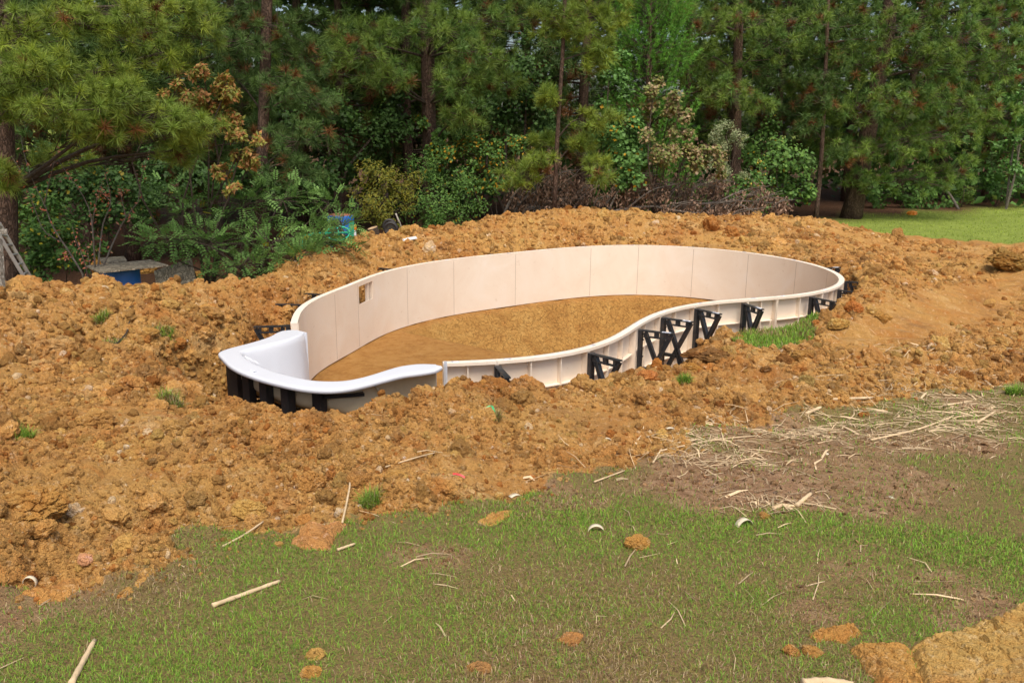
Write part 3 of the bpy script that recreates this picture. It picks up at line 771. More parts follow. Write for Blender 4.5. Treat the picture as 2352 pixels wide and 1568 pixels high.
# ------------------------------------------------------------------ clods
rng = np.random.default_rng(5)
def icosphere(sub):
    p = (1 + 5 ** .5) / 2
    V = [(-1, p, 0), (1, p, 0), (-1, -p, 0), (1, -p, 0), (0, -1, p), (0, 1, p), (0, -1, -p), (0, 1, -p), (p, 0, -1), (p, 0, 1), (-p, 0, -1), (-p, 0, 1)]
    F = [(0, 11, 5), (0, 5, 1), (0, 1, 7), (0, 7, 10), (0, 10, 11), (1, 5, 9), (5, 11, 4), (11, 10, 2), (10, 7, 6), (7, 1, 8), (3, 9, 4), (3, 4, 2), (3, 2, 6), (3, 6, 8), (3, 8, 9), (4, 9, 5), (2, 4, 11), (6, 2, 10), (8, 6, 7), (9, 8, 1)]
    V = [np.array(v) / np.linalg.norm(v) for v in V]
    for _ in range(sub):
        mid = {}; G = []
        def m(a, b):
            k = (min(a, b), max(a, b))
            if k not in mid: q = V[a] + V[b]; V.append(q / np.linalg.norm(q)); mid[k] = len(V) - 1
            return mid[k]
        for a, b, c in F:
            ab, bc, ca = m(a, b), m(b, c), m(c, a); G += [(a, ab, ca), (b, bc, ab), (c, ca, bc), (ab, bc, ca)]
        F = G
    return np.array(V), np.array(F)
def rand_rot(n, r):
    q = r.normal(size=(n, 4)); q /= np.linalg.norm(q, axis=1)[:, None]; a, b, c, d = q.T
    return np.stack([np.stack([1 - 2 * (c * c + d * d), 2 * (b * c - a * d), 2 * (b * d + a * c)], -1), np.stack([2 * (b * c + a * d), 1 - 2 * (b * b + d * d), 2 * (c * d - a * b)], -1), np.stack([2 * (b * d - a * c), 2 * (c * d + a * b), 1 - 2 * (b * b + c * c)], -1)], 1)
def rocks(P, size, sub, r, variants=10):
    V0, F0 = icosphere(sub); n = len(P)
    lib = []
    for k in range(variants):
        d = np.ones(len(V0))
        for _ in range(9):                                # chop and swell
            ax = r.normal(size=3); ax /= np.linalg.norm(ax); pr = V0 @ ax
            d = d * np.where(pr > .45, .45 / np.maximum(pr, .45) * .85 + .15, 1) if r.random() < .65 else d * (1 + .18 * np.clip(pr, 0, 1))
        d = d * (1 + r.normal(size=len(V0)) * .17)
        lib.append(V0 * d[:, None])
    lib = np.array(lib)
    L = lib[r.integers(0, variants, n)]
    L = L * r.uniform(.7, 1.25, (n, 1, 3)) * size[:, None, None]
    L = np.einsum('nij,nkj->nki', rand_rot(n, r), L)
    L[:, :, 2] *= .8
    V = (L + P[:, None, :]).reshape(-1, 3)
    F = (F0[None] + (np.arange(n) * len(V0))[:, None, None]).reshape(-1, 3)
    return V, F, len(V0)
def clod_tint(n, r):
    k = r.uniform(.58, 1.18, n)[:, None] * np.ones(3)
    u = r.random(n)
    k[u < .018] = (1.25, 1.6, 2.8)                        # chalky lumps
    k[(u > .035) & (u < .11)] *= (.80, .62, .50)           # rusty
    k[(u > .11) & (u < .19)] *= (1.0, 1.10, 1.05)
    return k
def scatter(n, r0, r1, r):
    a = r.uniform(-math.radians(36), math.radians(36), n); d = np.exp(r.uniform(math.log(r0), math.log(r1), n))
    return np.sin(a) * d, np.cos(a) * d, d
def lump_nodes(n_var, sub, mat):
    """geometry nodes: nodular lumps, instanced on the points of the mesh"""
    g = bpy.data.node_groups.new('lumps_on_points', 'GeometryNodeTree')
    g.interface.new_socket('Geometry', in_out='INPUT', socket_type='NodeSocketGeometry'); g.interface.new_socket('Geometry', in_out='OUTPUT', socket_type='NodeSocketGeometry')
    nd, lk = g.nodes, g.links; gi = nd.new('NodeGroupInput'); go = nd.new('NodeGroupOutput'); jn = nd.new('GeometryNodeJoinGeometry')
    def named(nm, typ): q = nd.new('GeometryNodeInputNamedAttribute'); q.data_type = typ; q.inputs['Name'].default_value = nm; return q.outputs[0]
    for k in range(n_var):
        ic = nd.new('GeometryNodeMeshIcoSphere'); ic.inputs['Radius'].default_value = 1.0; ic.inputs['Subdivisions'].default_value = sub
        sp_ = nd.new('GeometryNodeSetPosition'); po = nd.new('GeometryNodeInputPosition'); prev = None
        for s_, amp in ((.9, 1.25), (2.1, .75), (5.2, .38)):
            ad = nd.new('ShaderNodeVectorMath'); ad.operation = 'ADD'; ad.inputs[1].default_value = (k * 7.3 + s_, k * 3.1, k * 5.7); lk.new(po.outputs[0], ad.inputs[0])
            nz = nd.new('ShaderNodeTexNoise'); nz.inputs['Scale'].default_value = s_; nz.inputs['Detail'].default_value = 2; lk.new(ad.outputs[0], nz.inputs['Vector'])
            mu = nd.new('ShaderNodeMath'); mu.operation = 'MULTIPLY_ADD'; mu.inputs[1].default_value = amp; mu.inputs[2].default_value = -amp / 2; lk.new(nz.outputs[0], mu.inputs[0])
            if prev is None: prev = mu.outputs[0]
            else: a2 = nd.new('ShaderNodeMath'); lk.new(prev, a2.inputs[0]); lk.new(mu.outputs[0], a2.inputs[1]); prev = a2.outputs[0]
        sc_ = nd.new('ShaderNodeVectorMath'); sc_.operation = 'SCALE'; lk.new(po.outputs[0], sc_.inputs[0]); lk.new(prev, sc_.inputs[3])
        lk.new(ic.outputs[0], sp_.inputs['Geometry']); lk.new(sc_.outputs[0], sp_.inputs['Offset'])
        sm = nd.new('GeometryNodeSetMaterial'); sm.inputs['Material'].default_value = mat; lk.new(sp_.outputs[0], sm.inputs[0])
        ss = nd.new('GeometryNodeSetShadeSmooth'); ss.inputs['Shade Smooth'].default_value = False; lk.new(sm.outputs[0], ss.inputs[0])
        ti = nd.new('GeometryNodeGeometryToInstance'); lk.new(ss.outputs[0], ti.inputs[0]); lk.new(ti.outputs[0], jn.inputs[0])
    ip = nd.new('GeometryNodeInstanceOnPoints'); ip.inputs['Pick Instance'].default_value = True
    lk.new(gi.outputs[0], ip.inputs['Points']); lk.new(jn.outputs[0], ip.inputs['Instance'])
    fi = nd.new('GeometryNodeInputNamedAttribute'); fi.data_type = 'INT'; fi.inputs['Name'].default_value = 'pick'; lk.new(fi.outputs[0], ip.inputs['Instance Index'])
    lk.new(named('rot', 'FLOAT_VECTOR'), ip.inputs['Rotation']); lk.new(named('size', 'FLOAT_VECTOR'), ip.inputs['Scale'])
    lk.new(ip.outputs[0], go.inputs[0])
    return g
def point_lumps(name, P, size, tint, sub, n_var, mat, r):
    n = len(P); me = bpy.data.meshes.new(name); me.vertices.add(n); me.vertices.foreach_set('co', np.ascontiguousarray(P, np.float32).ravel())
    def at(nm, typ, key, v): q = me.attributes.new(nm, typ, 'POINT'); q.data.foreach_set(key, np.ascontiguousarray(v).ravel())
    at('rot', 'FLOAT_VECTOR', 'vector', r.uniform(0, 6.28, (n, 3)).astype(np.float32)); at('size', 'FLOAT_VECTOR', 'vector', (size[:, None] * r.uniform(.75, 1.25, (n, 3))).astype(np.float32))
    at('pick', 'INT', 'value', r.integers(0, n_var, n).astype(np.int32)); c4 = np.ones((n, 4), np.float32); c4[:, :3] = tint; at('tint', 'FLOAT_COLOR', 'color', c4)
    o = bpy.data.objects.new(name, me); COL.objects.link(o); me.materials.append(mat)
    md = o.modifiers.new('lumps', 'NODES'); md.node_group = lump_nodes(n_var, sub, mat)
    return o
def on_clay(n, r, power=2.0):
    Q = CLAY_F['q']; ar = .5 * (np.linalg.norm(np.cross(Q[:, 1] - Q[:, 0], Q[:, 2] - Q[:, 0]), axis=1) + np.linalg.norm(np.cross(Q[:, 2] - Q[:, 0], Q[:, 3] - Q[:, 0]), axis=1))
    c = Q.mean(1); d = np.hypot(c[:, 0], c[:, 1]); wt = ar / d ** power * (np.abs(np.arctan2(c[:, 0], c[:, 1])) < .66) * (d < 24); wt /= wt.sum()
    f = r.choice(len(Q), n, p=wt); a, b = r.random((n, 1)), r.random((n, 1)); q = Q[f]
    return (q[:, 0] * (1 - a) + q[:, 1] * a) * (1 - b) + (q[:, 3] * (1 - a) + q[:, 2] * a) * b
def build_clods():
    PP, SS, TT, BB, BS, BT = [], [], [], [], [], []
    for n, lo, hi, pw in ((64000, .0010, .0026, 1.6), (23000, .0024, .0052, 1.8), (1900, .0050, .0135, 2.4)):
        P = on_clay(n, rng); x, y, z = P.T; d = np.hypot(x, y); clay_ = fields(x, y)[0]
        dn = .72 + 2.6 * fbm(x * .8, y * .8, 4, 91) - .35 * (z < -.75)
        sm_ = np.zeros(n)
        for (u, v, zz, r_) in ((1330, 950, .1, .45), (1420, 965, .05, .3), (300, 960, .2, .35), (1120, 1095, .12, .25), (620, 800, -.3, .5)):
            q = pz(u, v, zz); sm_ = np.maximum(sm_, .85 * np.exp(-((x - q[0]) ** 2 + (y - q[1]) ** 2) / (2 * r_ * r_)))
        k = (rng.random(n) < np.clip(dn, .08, 1) * (1 - .97 * track(x, y)) * (1 - sm_)) & ~inside(x, y, POOL_POLY); x, y, z, d = x[k], y[k], z[k], d[k]
        s = d * lo * (hi / lo) ** (rng.random(len(x)) ** pw); s = np.where(d > 12, s * .75, s)
        ok = seg_dist(x, y, POOL_POLY)[0] > s * 1.35 + .02; x, y, z, d, s = x[ok], y[ok], z[ok], d[ok], s[ok]
        p = np.column_stack([x, y, z + s * rng.uniform(-.45, .35, len(x))])
        (BB if hi > .01 else PP).append(p); (BS if hi > .01 else SS).append(s); (BT if hi > .01 else TT).append(clod_tint(len(x), rng))
    # crumbs rolled on to the turf
    x, y, d = scatter(9000, 3.0, 12, rng); cl, fo, _ = fields(x, y); k = (cl > .0) & (cl < .5) & (rng.random(9000) < .75); x, y, d = x[k], y[k], d[k]; s = d * .0013 * 3.2 ** (rng.random(len(x)) ** 2)
    PP.append(np.column_stack([x, y, gzv(x, y) + s * .3])); SS.append(s); TT.append(clod_tint(len(x), rng))
    o = point_lumps('clay_crumbs', np.concatenate(PP), np.concatenate(SS), np.concatenate(TT), 2, 10, M['crumb'], rng)
    tag(o, 'loose orange clay crumbs covering the dug ground round the pool', 'clay crumbs', kind='stuff')
    o = point_lumps('clay_clods', np.concatenate(BB), np.concatenate(BS), np.concatenate(BT), 4, 14, M['crumb'], rng)
    tag(o, 'fist-sized and larger orange clods heaped round the pool', 'clods', kind='stuff')
build_clods()
def soil_crumbs():
    r = np.random.default_rng(31); n = 26000; x, y, d = scatter(n, 2.6, 9.5, r); clay, forest, _ = fields(x, y); ba = bare_patch(x, y)
    k = (clay < .5) & (r.random(n) < np.clip(ba * .8 - .12, 0, 1)); x, y, d = x[k], y[k], d[k]
    s = d * .0012 * (3.4 ** (r.random(len(x)) ** 2)); V, F, q = rocks(np.column_stack([x, y, gzv(x, y) + s * .3]), s, 0, r)
    t_ = np.array([.85, .95, 1.5]) * r.uniform(.35, 1.05, (len(x), 1))
    tag(mesh_np('soil_crumbs', V, F, M['clod'], np.repeat(t_, q, 0)), 'brown topsoil crumbs on the bare patches of the lawn', 'crumbs', kind='stuff')
soil_crumbs()

from mathutils import noise as mno
def big_clod(u, v, wpx, hpx, label, tint=(1, 1, 1), name='clay_lump', cat='clay lump', flat=None, seed=0, zc=None, yaw=None, sink=.35, cracked=1.0):
    """a lump whose middle shows at pixel (u,v), lying on the ground"""
    z = 0.0
    for _ in range(14):
        q = pz(u, v, z); z = .5 * z + .5 * gz(q[0], q[1])
    q = pz(u, v, z); dist = np.linalg.norm(q - np.array([0, 0, CAM_H])); mpp = dist / F_PX
    rx = wpx * mpp / 2; rz_ = hpx * mpp / 2 * (flat or 1.0); ry = rx * .75
    V, F = icosphere(5 if wpx > 120 else 4)
    r = np.random.default_rng(seed + int(u) * 7)
    so_ = Vector(r.uniform(0, 90, 3)); D = np.empty(len(V))
    cuts = [(lambda a: a / np.linalg.norm(a))(r.normal(size=3)) for _ in range(7)]
    W_ = V.copy()
    for c in cuts:
        pr = W_ @ c; W_ = W_ - c * np.clip(pr - .68, 0, 9)[:, None] * .8
    for i, p in enumerate(W_):
        p_ = Vector(p)
        n1 = mno.fractal(p_ * 1.3 + so_, 1.0, 2.0, 3); n2 = mno.fractal(p_ * 4.0 + so_, .8, 2.1, 4)
        ve = mno.voronoi(p_ * 2.6 + so_, distance_metric='DISTANCE')[0]
        crk = min(1.0, (ve[1] - ve[0]) / .10)
        D[i] = 1 + .18 * n1 + .10 * n2 - .15 * cracked * (1 - crk) + .03 * mno.noise(p_ * 14 + so_)
    W_ = W_ * D[:, None]
    if sink: W_[:, 2] = np.where(W_[:, 2] < -.4, -.4 + (W_[:, 2] + .4) * .3, W_[:, 2])
    a = r.uniform(-.4, .4) if yaw is None else yaw
    R_ = np.array([[math.cos(a), -math.sin(a), 0], [math.sin(a), math.cos(a), 0], [0, 0, 1]])
    W_ = (W_ * (rx, ry, rz_)) @ R_.T + np.array([q[0], q[1], q[2] + rz_ * (.55 - sink)])
    o = mesh_np(name, W_, F, M['clod'], np.tile(np.array(tint, float), (len(W_), 1)), smooth=False)
    return tag(o, label, cat)
_lumps = [
 (70,1182,165,95,'huge cracked ochre clay block at the left edge, above the lawn',(1.02,1.05,.95)),
 (540,972,92,60,'big rounded clay lump in front of the black step supports',(.85,.85,.8)),
 (712,1112,74,52,'round crumbly clay lump beside the bent straw stalk',(1,.95,.9)),
 (826,1107,56,46,'knobbly brown clay lump, middle one of the front bank',(.9,.85,.8)),
 (903,1098,56,38,'ochre clay lump right of the knobbly brown one',(1,1,.9)),
 (800,982,36,46,'upright smooth tan block on the bank below the step',(1.05,1.1,1.15)),
 (1432,855,64,44,'dark ochre clay lump in front of the half-buried brace',(.95,.9,.8)),
 (1486,868,58,30,'reddish smooth clay slab beside the tall crossed braces',(1.1,.85,.8)),
 (1508,846,28,40,'upright clay wedge standing before the crossed brace',(1,.8,.6)),
 (1592,852,52,34,'yellowish crumbly lump right of the clay wedge',(1,1.05,.85)),
 (1622,822,110,40,'low brown mound of topsoil left of the turf patch',(.5,.5,.55)),
 (1844,824,54,40,'big dark round clod just right below the turf patch',(.85,.85,.75)),
 (1853,880,36,40,'dark broken clod lying in the straw',(.75,.85,.75)),
 (1923,748,48,36,'pale lump on the bank right of the turf patch',(1,1.1,1.0)),
 (1960,712,44,34,'rust red lump on the bank by the end braces',(.95,.65,.5)),
 (2030,735,40,30,'round ochre lump on the bank right of the end braces',(1,1,.85)),
 (1461,1255,62,46,'knobbly ochre clod alone on the lawn right of centre',(1,1,.85)),
 (1310,1472,64,30,'flat pale clay crumb on the lawn near the bottom edge',(1.1,1.1,1.2)),
 (1102,1538,54,28,'smooth tan lump in the grass at the bottom centre',(1.05,1.1,1.2)),
 (722,1508,44,34,'broken ochre lump on the lawn, upper of two at bottom left',(1,1.05,.9)),
 (716,1545,50,26,'flat ochre lump on the lawn, lower of two at bottom left',(1,1,.85)),
 (1860,1500,48,26,'small ochre lump left of the layered corner slab',(1.05,1.05,.9)),
 (1815,1498,42,28,'round ochre lump, leftmost of the corner group',(1.05,1.0,.9)),
 (1755,1188,30,22,'small clod among straw on the bare soil patch',(1,1,.9)),
 (700,1200,50,30,'brown lump on the edge of the lawn above the pinkish slab',(1,.85,.75)),
 (575,1180,80,60,'yellow cracked block on the front bank, left of the round lump',(1.1,1.2,1.1)),
 (215,975,90,56,'big ochre block with roots on the left spoil, by a grass sod',(.95,.95,.9)),
 (305,885,70,40,'tan clod on the left spoil near the step trench',(1.05,1,.95)),
 (345,770,40,30,'ochre clod at the foot of the left spoil heap',(1,1,.9)),
 (470,715,50,28,'flat ochre slab at the foot of the left heap, near the step',(1.1,1.1,1.0)),
 (232,628,44,50,'tall ochre clod on the heap crest left of the blue drum',(1.05,1.1,.9)),
 (290,632,24,34,'narrow ochre clod on the crest in front of the blue drum',(1.05,1.1,.9)),
 (330,625,60,44,'peaked ochre clod on the crest right of the blue drum',(1.05,1.1,.9)),
 (455,640,40,26,'round clod on the crest below the leafy shrub',(1,1,.85)),
 (50,680,74,34,'wide flat ochre slab on the heap crest by the paper cup',(1.1,1.15,.95)),
 (1100,515,20,16,'lone clod on the far bank crest left of the brush',(1,.95,.8)),
 (2320,610,90,44,'dark earthy mound by the right edge beyond the tracks',(.6,.62,.5)),
]
for k, L in enumerate(_lumps): big_clod(*L[:5], tint=L[5], seed=k)
big_clod(195, 1288, 40, 26, 'pinkish broken brick at the lawn edge on the left', (1.35, 1.25, 2.0), 'brick_piece', 'brick', seed=90, cracked=.2)

def clay_slab(px_, label, T=.05, cell=9.0, tint=(1, 1, 1), step_=.009):
    """a low cracked plate of clay lying on the turf"""
    Pg = np.array([on_nat(u, v)[:2] for u, v in px_]); lo, hi = Pg.min(0) - .04, Pg.max(0) + .04
    nx, ny = (int((hi[i] - lo[i]) / step_) + 2 for i in (0, 1))
    X, Y = np.meshgrid(np.linspace(lo[0], hi[0], nx), np.linspace(lo[1], hi[1], ny)); x, y = X.ravel(), Y.ravel()
    d, _ = seg_dist(x, y, Pg); ins = inside(x, y, Pg); sd_ = np.where(ins, d, -d) + .06 * fbm(x * 14, y * 14, 3, 7) + .05 * fbm(x * 5, y * 5, 2, 9)
    wx = x + .03 * fbm(x * 9, y * 9, 2, 3); wy = y + .03 * fbm(x * 9 + 4, y * 9, 2, 4)
    f1, f2, idv = worley(wx * cell, wy * cell * 1.5, 6); g1, g2, gid = worley(wx * cell * 2.7, wy * cell * 2.7, 8)
    h = T * np.clip(sd_ / .035, -.4, 1) * (.82 + .26 * idv) * (.25 + .75 * np.clip((f2 - f1) * 8, 0, 1)) * (.62 + .38 * np.clip((g2 - g1) * 6, 0, 1)) + .02 * fbm(x * 6, y * 6, 3, 12) + .010 * fbm(x * 40, y * 40, 2, 13)
    z = gzv(x, y) + np.where(sd_ > 0, h, -.02)
    i = np.arange(ny - 1)[:, None] * nx; j = np.arange(nx - 1)[None]; F = np.stack([i + j, i + j + 1, i + nx + j + 1, i + nx + j], -1).reshape(-1, 4)
    F = F[(sd_ > -.012)[F].any(1)]; u, inv = np.unique(F.ravel(), return_inverse=True)
    o = mesh_np('clay_plate', np.column_stack([x, y, z])[u], inv.reshape(-1, 4), M['clod'], np.tile(np.array(tint, float), (len(u), 1)))
    return tag(o, label, 'clay plate')
clay_slab([(2092,1512),(2112,1462),(2180,1452),(2250,1430),(2352,1402),(2420,1400),(2420,1640),(2130,1640),(2100,1545)], 'large cracked clay slab in the bottom right corner', .05, 5, (1.05, 1.15, 1.15))
clay_slab([(1960,1505),(1978,1475),(2058,1480),(2098,1502),(2122,1560),(2150,1620),(2020,1600),(1975,1535)], 'layered orange clay slab beside the bottom right corner slab', .038, 6, (1.05, 1.05, .95))
clay_slab([(1845,1462),(1900,1448),(1962,1434),(1970,1456),(1938,1480),(1870,1476)], 'thin orange clay slab on the lawn, top of the corner group', .035, 9, (1, .95, .85))
clay_slab([(660,1250),(690,1225),(740,1203),(800,1196),(772,1230),(762,1262),(700,1264)], 'flat pinkish clay slab on the lawn edge, left of centre', .05, 5, (1.12, 1.0, 1.15))
clay_slab([(55,1355),(100,1322),(180,1316),(187,1345),(140,1364),(80,1370)], 'flat pale orange slab on the lawn edge at the left', .04, 6, (1.12, 1.08, 1.05))
clay_slab([(300,1338),(328,1312),(362,1306),(352,1326),(318,1348)], 'thin ochre clay strip on the lawn, upper piece', .025, 7, (1.1, 1.1, 1.0))
clay_slab([(268,1356),(296,1340),(316,1350),(290,1368),(270,1370)], 'thin ochre clay strip on the lawn, lower piece', .025, 7, (1.1, 1.1, 1.0))
clay_slab([(1095,1192),(1120,1172),(1180,1165),(1170,1182),(1130,1202)], 'cracked clay plate pressed into the lawn edge at the centre', .025, 8, (1.1, 1.1, 1.0))

# ------------------------------------------------------------------ grass
def build_grass():
    r = np.random.default_rng(11); VV, FF, CC = [], [], []; off = 0
    def blades(x, y, z, L, wd, col, lean):
        nonlocal off
        n = len(x); a = r.uniform(0, 2 * np.pi, n); ln = r.uniform(.1, 1, n) ** .8 * lean
        h = np.column_stack([np.cos(a), np.sin(a), np.zeros(n)]); s = np.column_stack([-np.sin(a), np.cos(a), np.zeros(n)])
        b = np.column_stack([x, y, z - .004])
        up = np.array([0, 0, 1.0])
        mid_ = b + (h * np.sin(ln * .6)[:, None] + up * np.cos(ln * .6)[:, None]) * (L * .55)[:, None]
        tip = mid_ + (h * np.sin(ln * 1.25)[:, None] + up * np.cos(ln * 1.25)[:, None]) * (L * .5)[:, None]
        w2 = (wd / 2)[:, None]
        V = np.stack([b - s * w2, b + s * w2, mid_ + s * w2 * .8, mid_ - s * w2 * .8, tip], 1).reshape(-1, 3)
        i = np.arange(n)[:, None] * 5
        VV.append(V); FF.append((i + np.array([[0, 1, 2, 3]]) + off, i + np.array([[3, 2, 4]]) + off)); off += len(V)
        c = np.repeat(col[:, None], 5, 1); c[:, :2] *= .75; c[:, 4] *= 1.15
        CC.append(c.reshape(-1, 3))
    def colour(x, y, n, bare):
        g = fbm(x * 1.1, y * 1.1, 4, 15) + .35 * fbm(x * 5, y * 5, 2, 16) + .05
        t = r.random(n)
        green = np.array([.205, .37, .045]) * r.uniform(.5, 1.35, (n, 1)) * np.where(r.random((n, 1)) < .3, [[1.35, 1.12, .9]], [[1, 1, 1]])
        olive = np.array([.37, .30, .085]) * r.uniform(.6, 1.2, (n, 1))
        strawc = np.array([.60, .44, .26]) * r.uniform(.55, 1.2, (n, 1))
        brown = np.array([.30, .18, .095]) * r.uniform(.6, 1.3, (n, 1))
        pg = np.clip(.60 + 2.4 * g - .5 * bare + .26 * sstep(.0, 2.2, x), .05, .92)
        c = green.copy(); u = t > pg; c[u] = olive[u]; u2 = t > pg + (1 - pg) * .35; c[u2] = brown[u2]; u3 = t > pg + (1 - pg) * .72; c[u3] = strawc[u3]
        return c
    for n, r0, r1, l0, l1 in ((215000, 2.2, 5.2, .012, .040), (90000, 4.6, 12.5, .02, .05)):
        x, y, d = scatter(n, r0, r1, r)
        clay, forest, patch = fields(x, y); bare = bare_patch(x, y)
        keep = (clay < .45) & (r.random(n) < np.clip(.78 + 1.7 * fbm(x * 2.6, y * 2.6, 4, 19), .25, 1)) & (r.random(n) < np.clip(1.02 - .45 * bare, .1, 1)) & (forest < .5) & ~inside(x, y, POOL_POLY)
        dd = np.where((d > 9) & (patch < .5), .5, 1); keep &= r.random(n) < dd
        x, y, d, bare = x[keep], y[keep], d[keep], bare[keep]; z = gzv(x, y)
        L = r.uniform(l0, l1, len(x)); wd = np.maximum(.0027, d * .00078) * r.uniform(.7, 1.3, len(x))
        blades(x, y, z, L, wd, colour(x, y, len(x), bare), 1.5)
    # turf left standing by the wall
    n = 9000; lo, hi = PATCH.min(0), PATCH.max(0); x = r.uniform(lo[0], hi[0], n); y = r.uniform(lo[1], hi[1], n); k = (fields(x, y)[2] > .55) & ~inside(x, y, POOL_POLY); x, y = x[k], y[k]
    blades(x, y, gzv(x, y), r.uniform(.04, .11, len(x)), np.full(len(x), .009), colour(x, y, len(x), np.full(len(x), .1)), 1.2)
    # far lawn, coarser
    n = 26000; x = r.uniform(6, 30, n); y = r.uniform(20, 36, n)
    clay, forest, _ = fields(x, y); k = (clay < .5) & (forest < .45) & (np.abs(x) < y * .72); x, y = x[k], y[k]
    z = gzv(x, y); m = len(x)
    blades(x, y, z, r.uniform(.03, .07, m), np.full(m, .02), np.array([.36, .46, .07]) * r.uniform(.75, 1.2, (m, 1)), 1.0)
    o = mesh_np('grass', np.concatenate(VV), [np.concatenate([f[0] for f in FF]), np.concatenate([f[1] for f in FF])], M['grass'], np.concatenate(CC))
    tag(o, 'short patchy green and brown lawn grass', 'grass', kind='stuff')
    # sods: tufts of turf torn up with the clay
    sods = [(395,925,26,'grass sod on the left spoil near the step trench'),(375,770,22,'flat grass sod at the foot of the left heap'),(262,803,20,'thin green sod on the left spoil'),(232,740,16,'withered sod on the left heap slope'),(45,1010,30,'brownish sod at the left edge of the spoil'),(372,830,14,'small green tuft left of the step trench'),(1265,872,30,'tangled grass sod on the bank in front of the ribbed wall'),(1228,860,18,'dry grass tuft beside the tangled sod'),(850,1160,26,'green tuft under the knobbly front bank'),(1135,968,14,'dark root tuft below the green ribbon'),(1570,880,14,'thin grass tuft by the clay wedge'),(2330,905,18,'dark root tuft by the right edge')]
    for k, (u, v, rp, lab) in enumerate(sods):
        z = 0.0
        for _ in range(12): q = pz(u, v, z); z = .5 * z + .5 * gz(q[0], q[1])
        q = pz(u, v, z); mpp = np.linalg.norm(q) / F_PX; R_ = rp * mpp
        VV.clear(); FF.clear(); CC.clear(); off = 0
        n = 420; a = r.uniform(0, 6.28, n); d = R_ * np.sqrt(r.random(n)); x = q[0] + np.cos(a) * d; y = q[1] + np.sin(a) * d * .8
        zz = gzv(x, y) + .01
        c = colour(x * 3, y * 3, n, np.full(n, .9 if 'dark' in lab or 'wither' in lab or 'dry' in lab else .3))
        blades(x, y, zz, r.uniform(.05, .13, n), np.full(n, max(.003, np.linalg.norm(q) * .0006)), c, 1.5)
        o = mesh_np('grass_sod', np.concatenate(VV), [np.concatenate([f[0] for f in FF]), np.concatenate([f[1] for f in FF])], M['grass'], np.concatenate(CC))
        tag(o, lab, 'grass tuft', 'torn-up sods on the clay')
build_grass()

# ------------------------------------------------------------------ straw
def build_straw():
    r = np.random.default_rng(23); mb = MB()
    # straw litter between the clay and the lawn on the right
    spots = [(2050,830,260,60,420),(2180,860,200,60,330),(2250,790,160,50,160),(2280,960,130,70,160),(1950,905,200,55,320),(1800,990,240,45,300),(2150,960,220,65,360),(1700,1060,180,55,200),(1780,1170,110,35,80),(1620,1010,140,35,90),(1650,960,100,25,40),(2050,1010,230,40,150),(1300,1050,300,60,16),(700,1100,400,120,22),(1000,1300,900,150,26),(1800,1350,500,150,24)]
    for (u, v, ru, rv, n) in spots:
        for _ in range(n):
            uu = u + r.normal() * ru * .5; vv = v + r.normal() * rv * .5
            if vv < 760 or uu > 2420: continue
            q = pz(uu, vv, -.2); z = gz(q[0], q[1]); q = pz(uu, vv, z + .02); z = gz(q[0], q[1])
            L = r.uniform(.05, .30) * (1.5 if r.random() < .12 else 1); a = r.normal() * .7 + (.25 if r.random() < .6 else 1.8)
            d = np.array([math.cos(a), math.sin(a), 0]); c = np.array([q[0], q[1], z + .012 + r.uniform(0, .02)])
            e0, e1 = c - d * L / 2, c + d * L / 2
            e0[2] = max(gz(e0[0], e0[1]) + .006, c[2] - .06); e1[2] = max(gz(e1[0], e1[1]) + .006, c[2] - .06)
            m_ = (e0 + e1) / 2 + np.array([r.normal() * .012, r.normal() * .012, r.uniform(0, .018)])
            wd = r.uniform(.0014, .0042) * (1 + (r.random() < .08) * 1.6)
            col = np.array([.62, .46, .27]) * r.uniform(.55, 1.25)
            s = np.array([-d[1], d[0], r.normal() * .5]); s /= np.linalg.norm(s)
            V = np.array([e0 - s * wd, e0 + s * wd, m_ + s * wd, m_ - s * wd, e1 + s * wd * .5, e1 - s * wd * .5])
            mb.add(V, np.array([[0, 1, 2, 3], [3, 2, 4, 5]]), col)
    o = mb.build('straw_litter', M['dry'], color=True)
    tag(o, 'dry bamboo straw and leaf litter along the edge of the clay', 'straw', kind='stuff')
build_straw()
def on_ground(u, v, h=0.0):
    z = 0.0
    for _ in range(14): q = pz(u, v, z); z = .5 * z + .5 * (gz(q[0], q[1]) + h)
    return pz(u, v, z)
def stalk(pts, r_, label, name='bamboo_stalk', mat='straw', lift=.012):
    P = np.array([on_ground(u, v, lift) for u, v in pts])
    P = spline(P, 12); rr = r_ * (1 + .18 * np.cos(np.arange(12) * 2.1) ** 8) * np.linspace(1.0, .8, 12)
    m = MB(); m.tube(P, rr, 8); o = m.build(name, M[mat], smooth=True)
    return tag(o, label, 'stalk')
stalk([(488,1390),(560,1364),(642,1334)], .011, 'long pale bamboo stalk lying on the lawn at lower left')
stalk([(163,1570),(190,1520),(217,1470)], .012, 'thick pale bamboo stalk on the lawn at the bottom left edge')
stalk([(512,1254),(560,1228),(605,1197)], .006, 'thin straw stalk at the lawn edge left of the pinkish slab')
stalk([(786,1200),(797,1150),(802,1100),(775,1092)], .006, 'bent upright straw stalk leaning on the front bank', lift=.03)
stalk([(885,1072),(950,1052),(1012,1036)], .005, 'long straw stalk lying across the front bank', lift=.03)
stalk([(775,1262),(815,1248)], .008, 'short pale stalk on the lawn right of the pinkish slab')
stalk([(1905,917),(2003,913)], .014, 'pair-thick yellow bamboo piece among the straw')
stalk([(1850,950),(1885,935)], .016, 'split pale bamboo stub at the edge of the ochre mound')
stalk([(2245,970),(2285,945)], .012, 'pale bamboo stub on the grass at the right')
stalk([(1365,1106),(1435,1080)], .006, 'straw stalk along the lawn edge right of centre')
stalk([(1500,1062),(1520,1030)], .007, 'short straw leaning at the lawn corner')
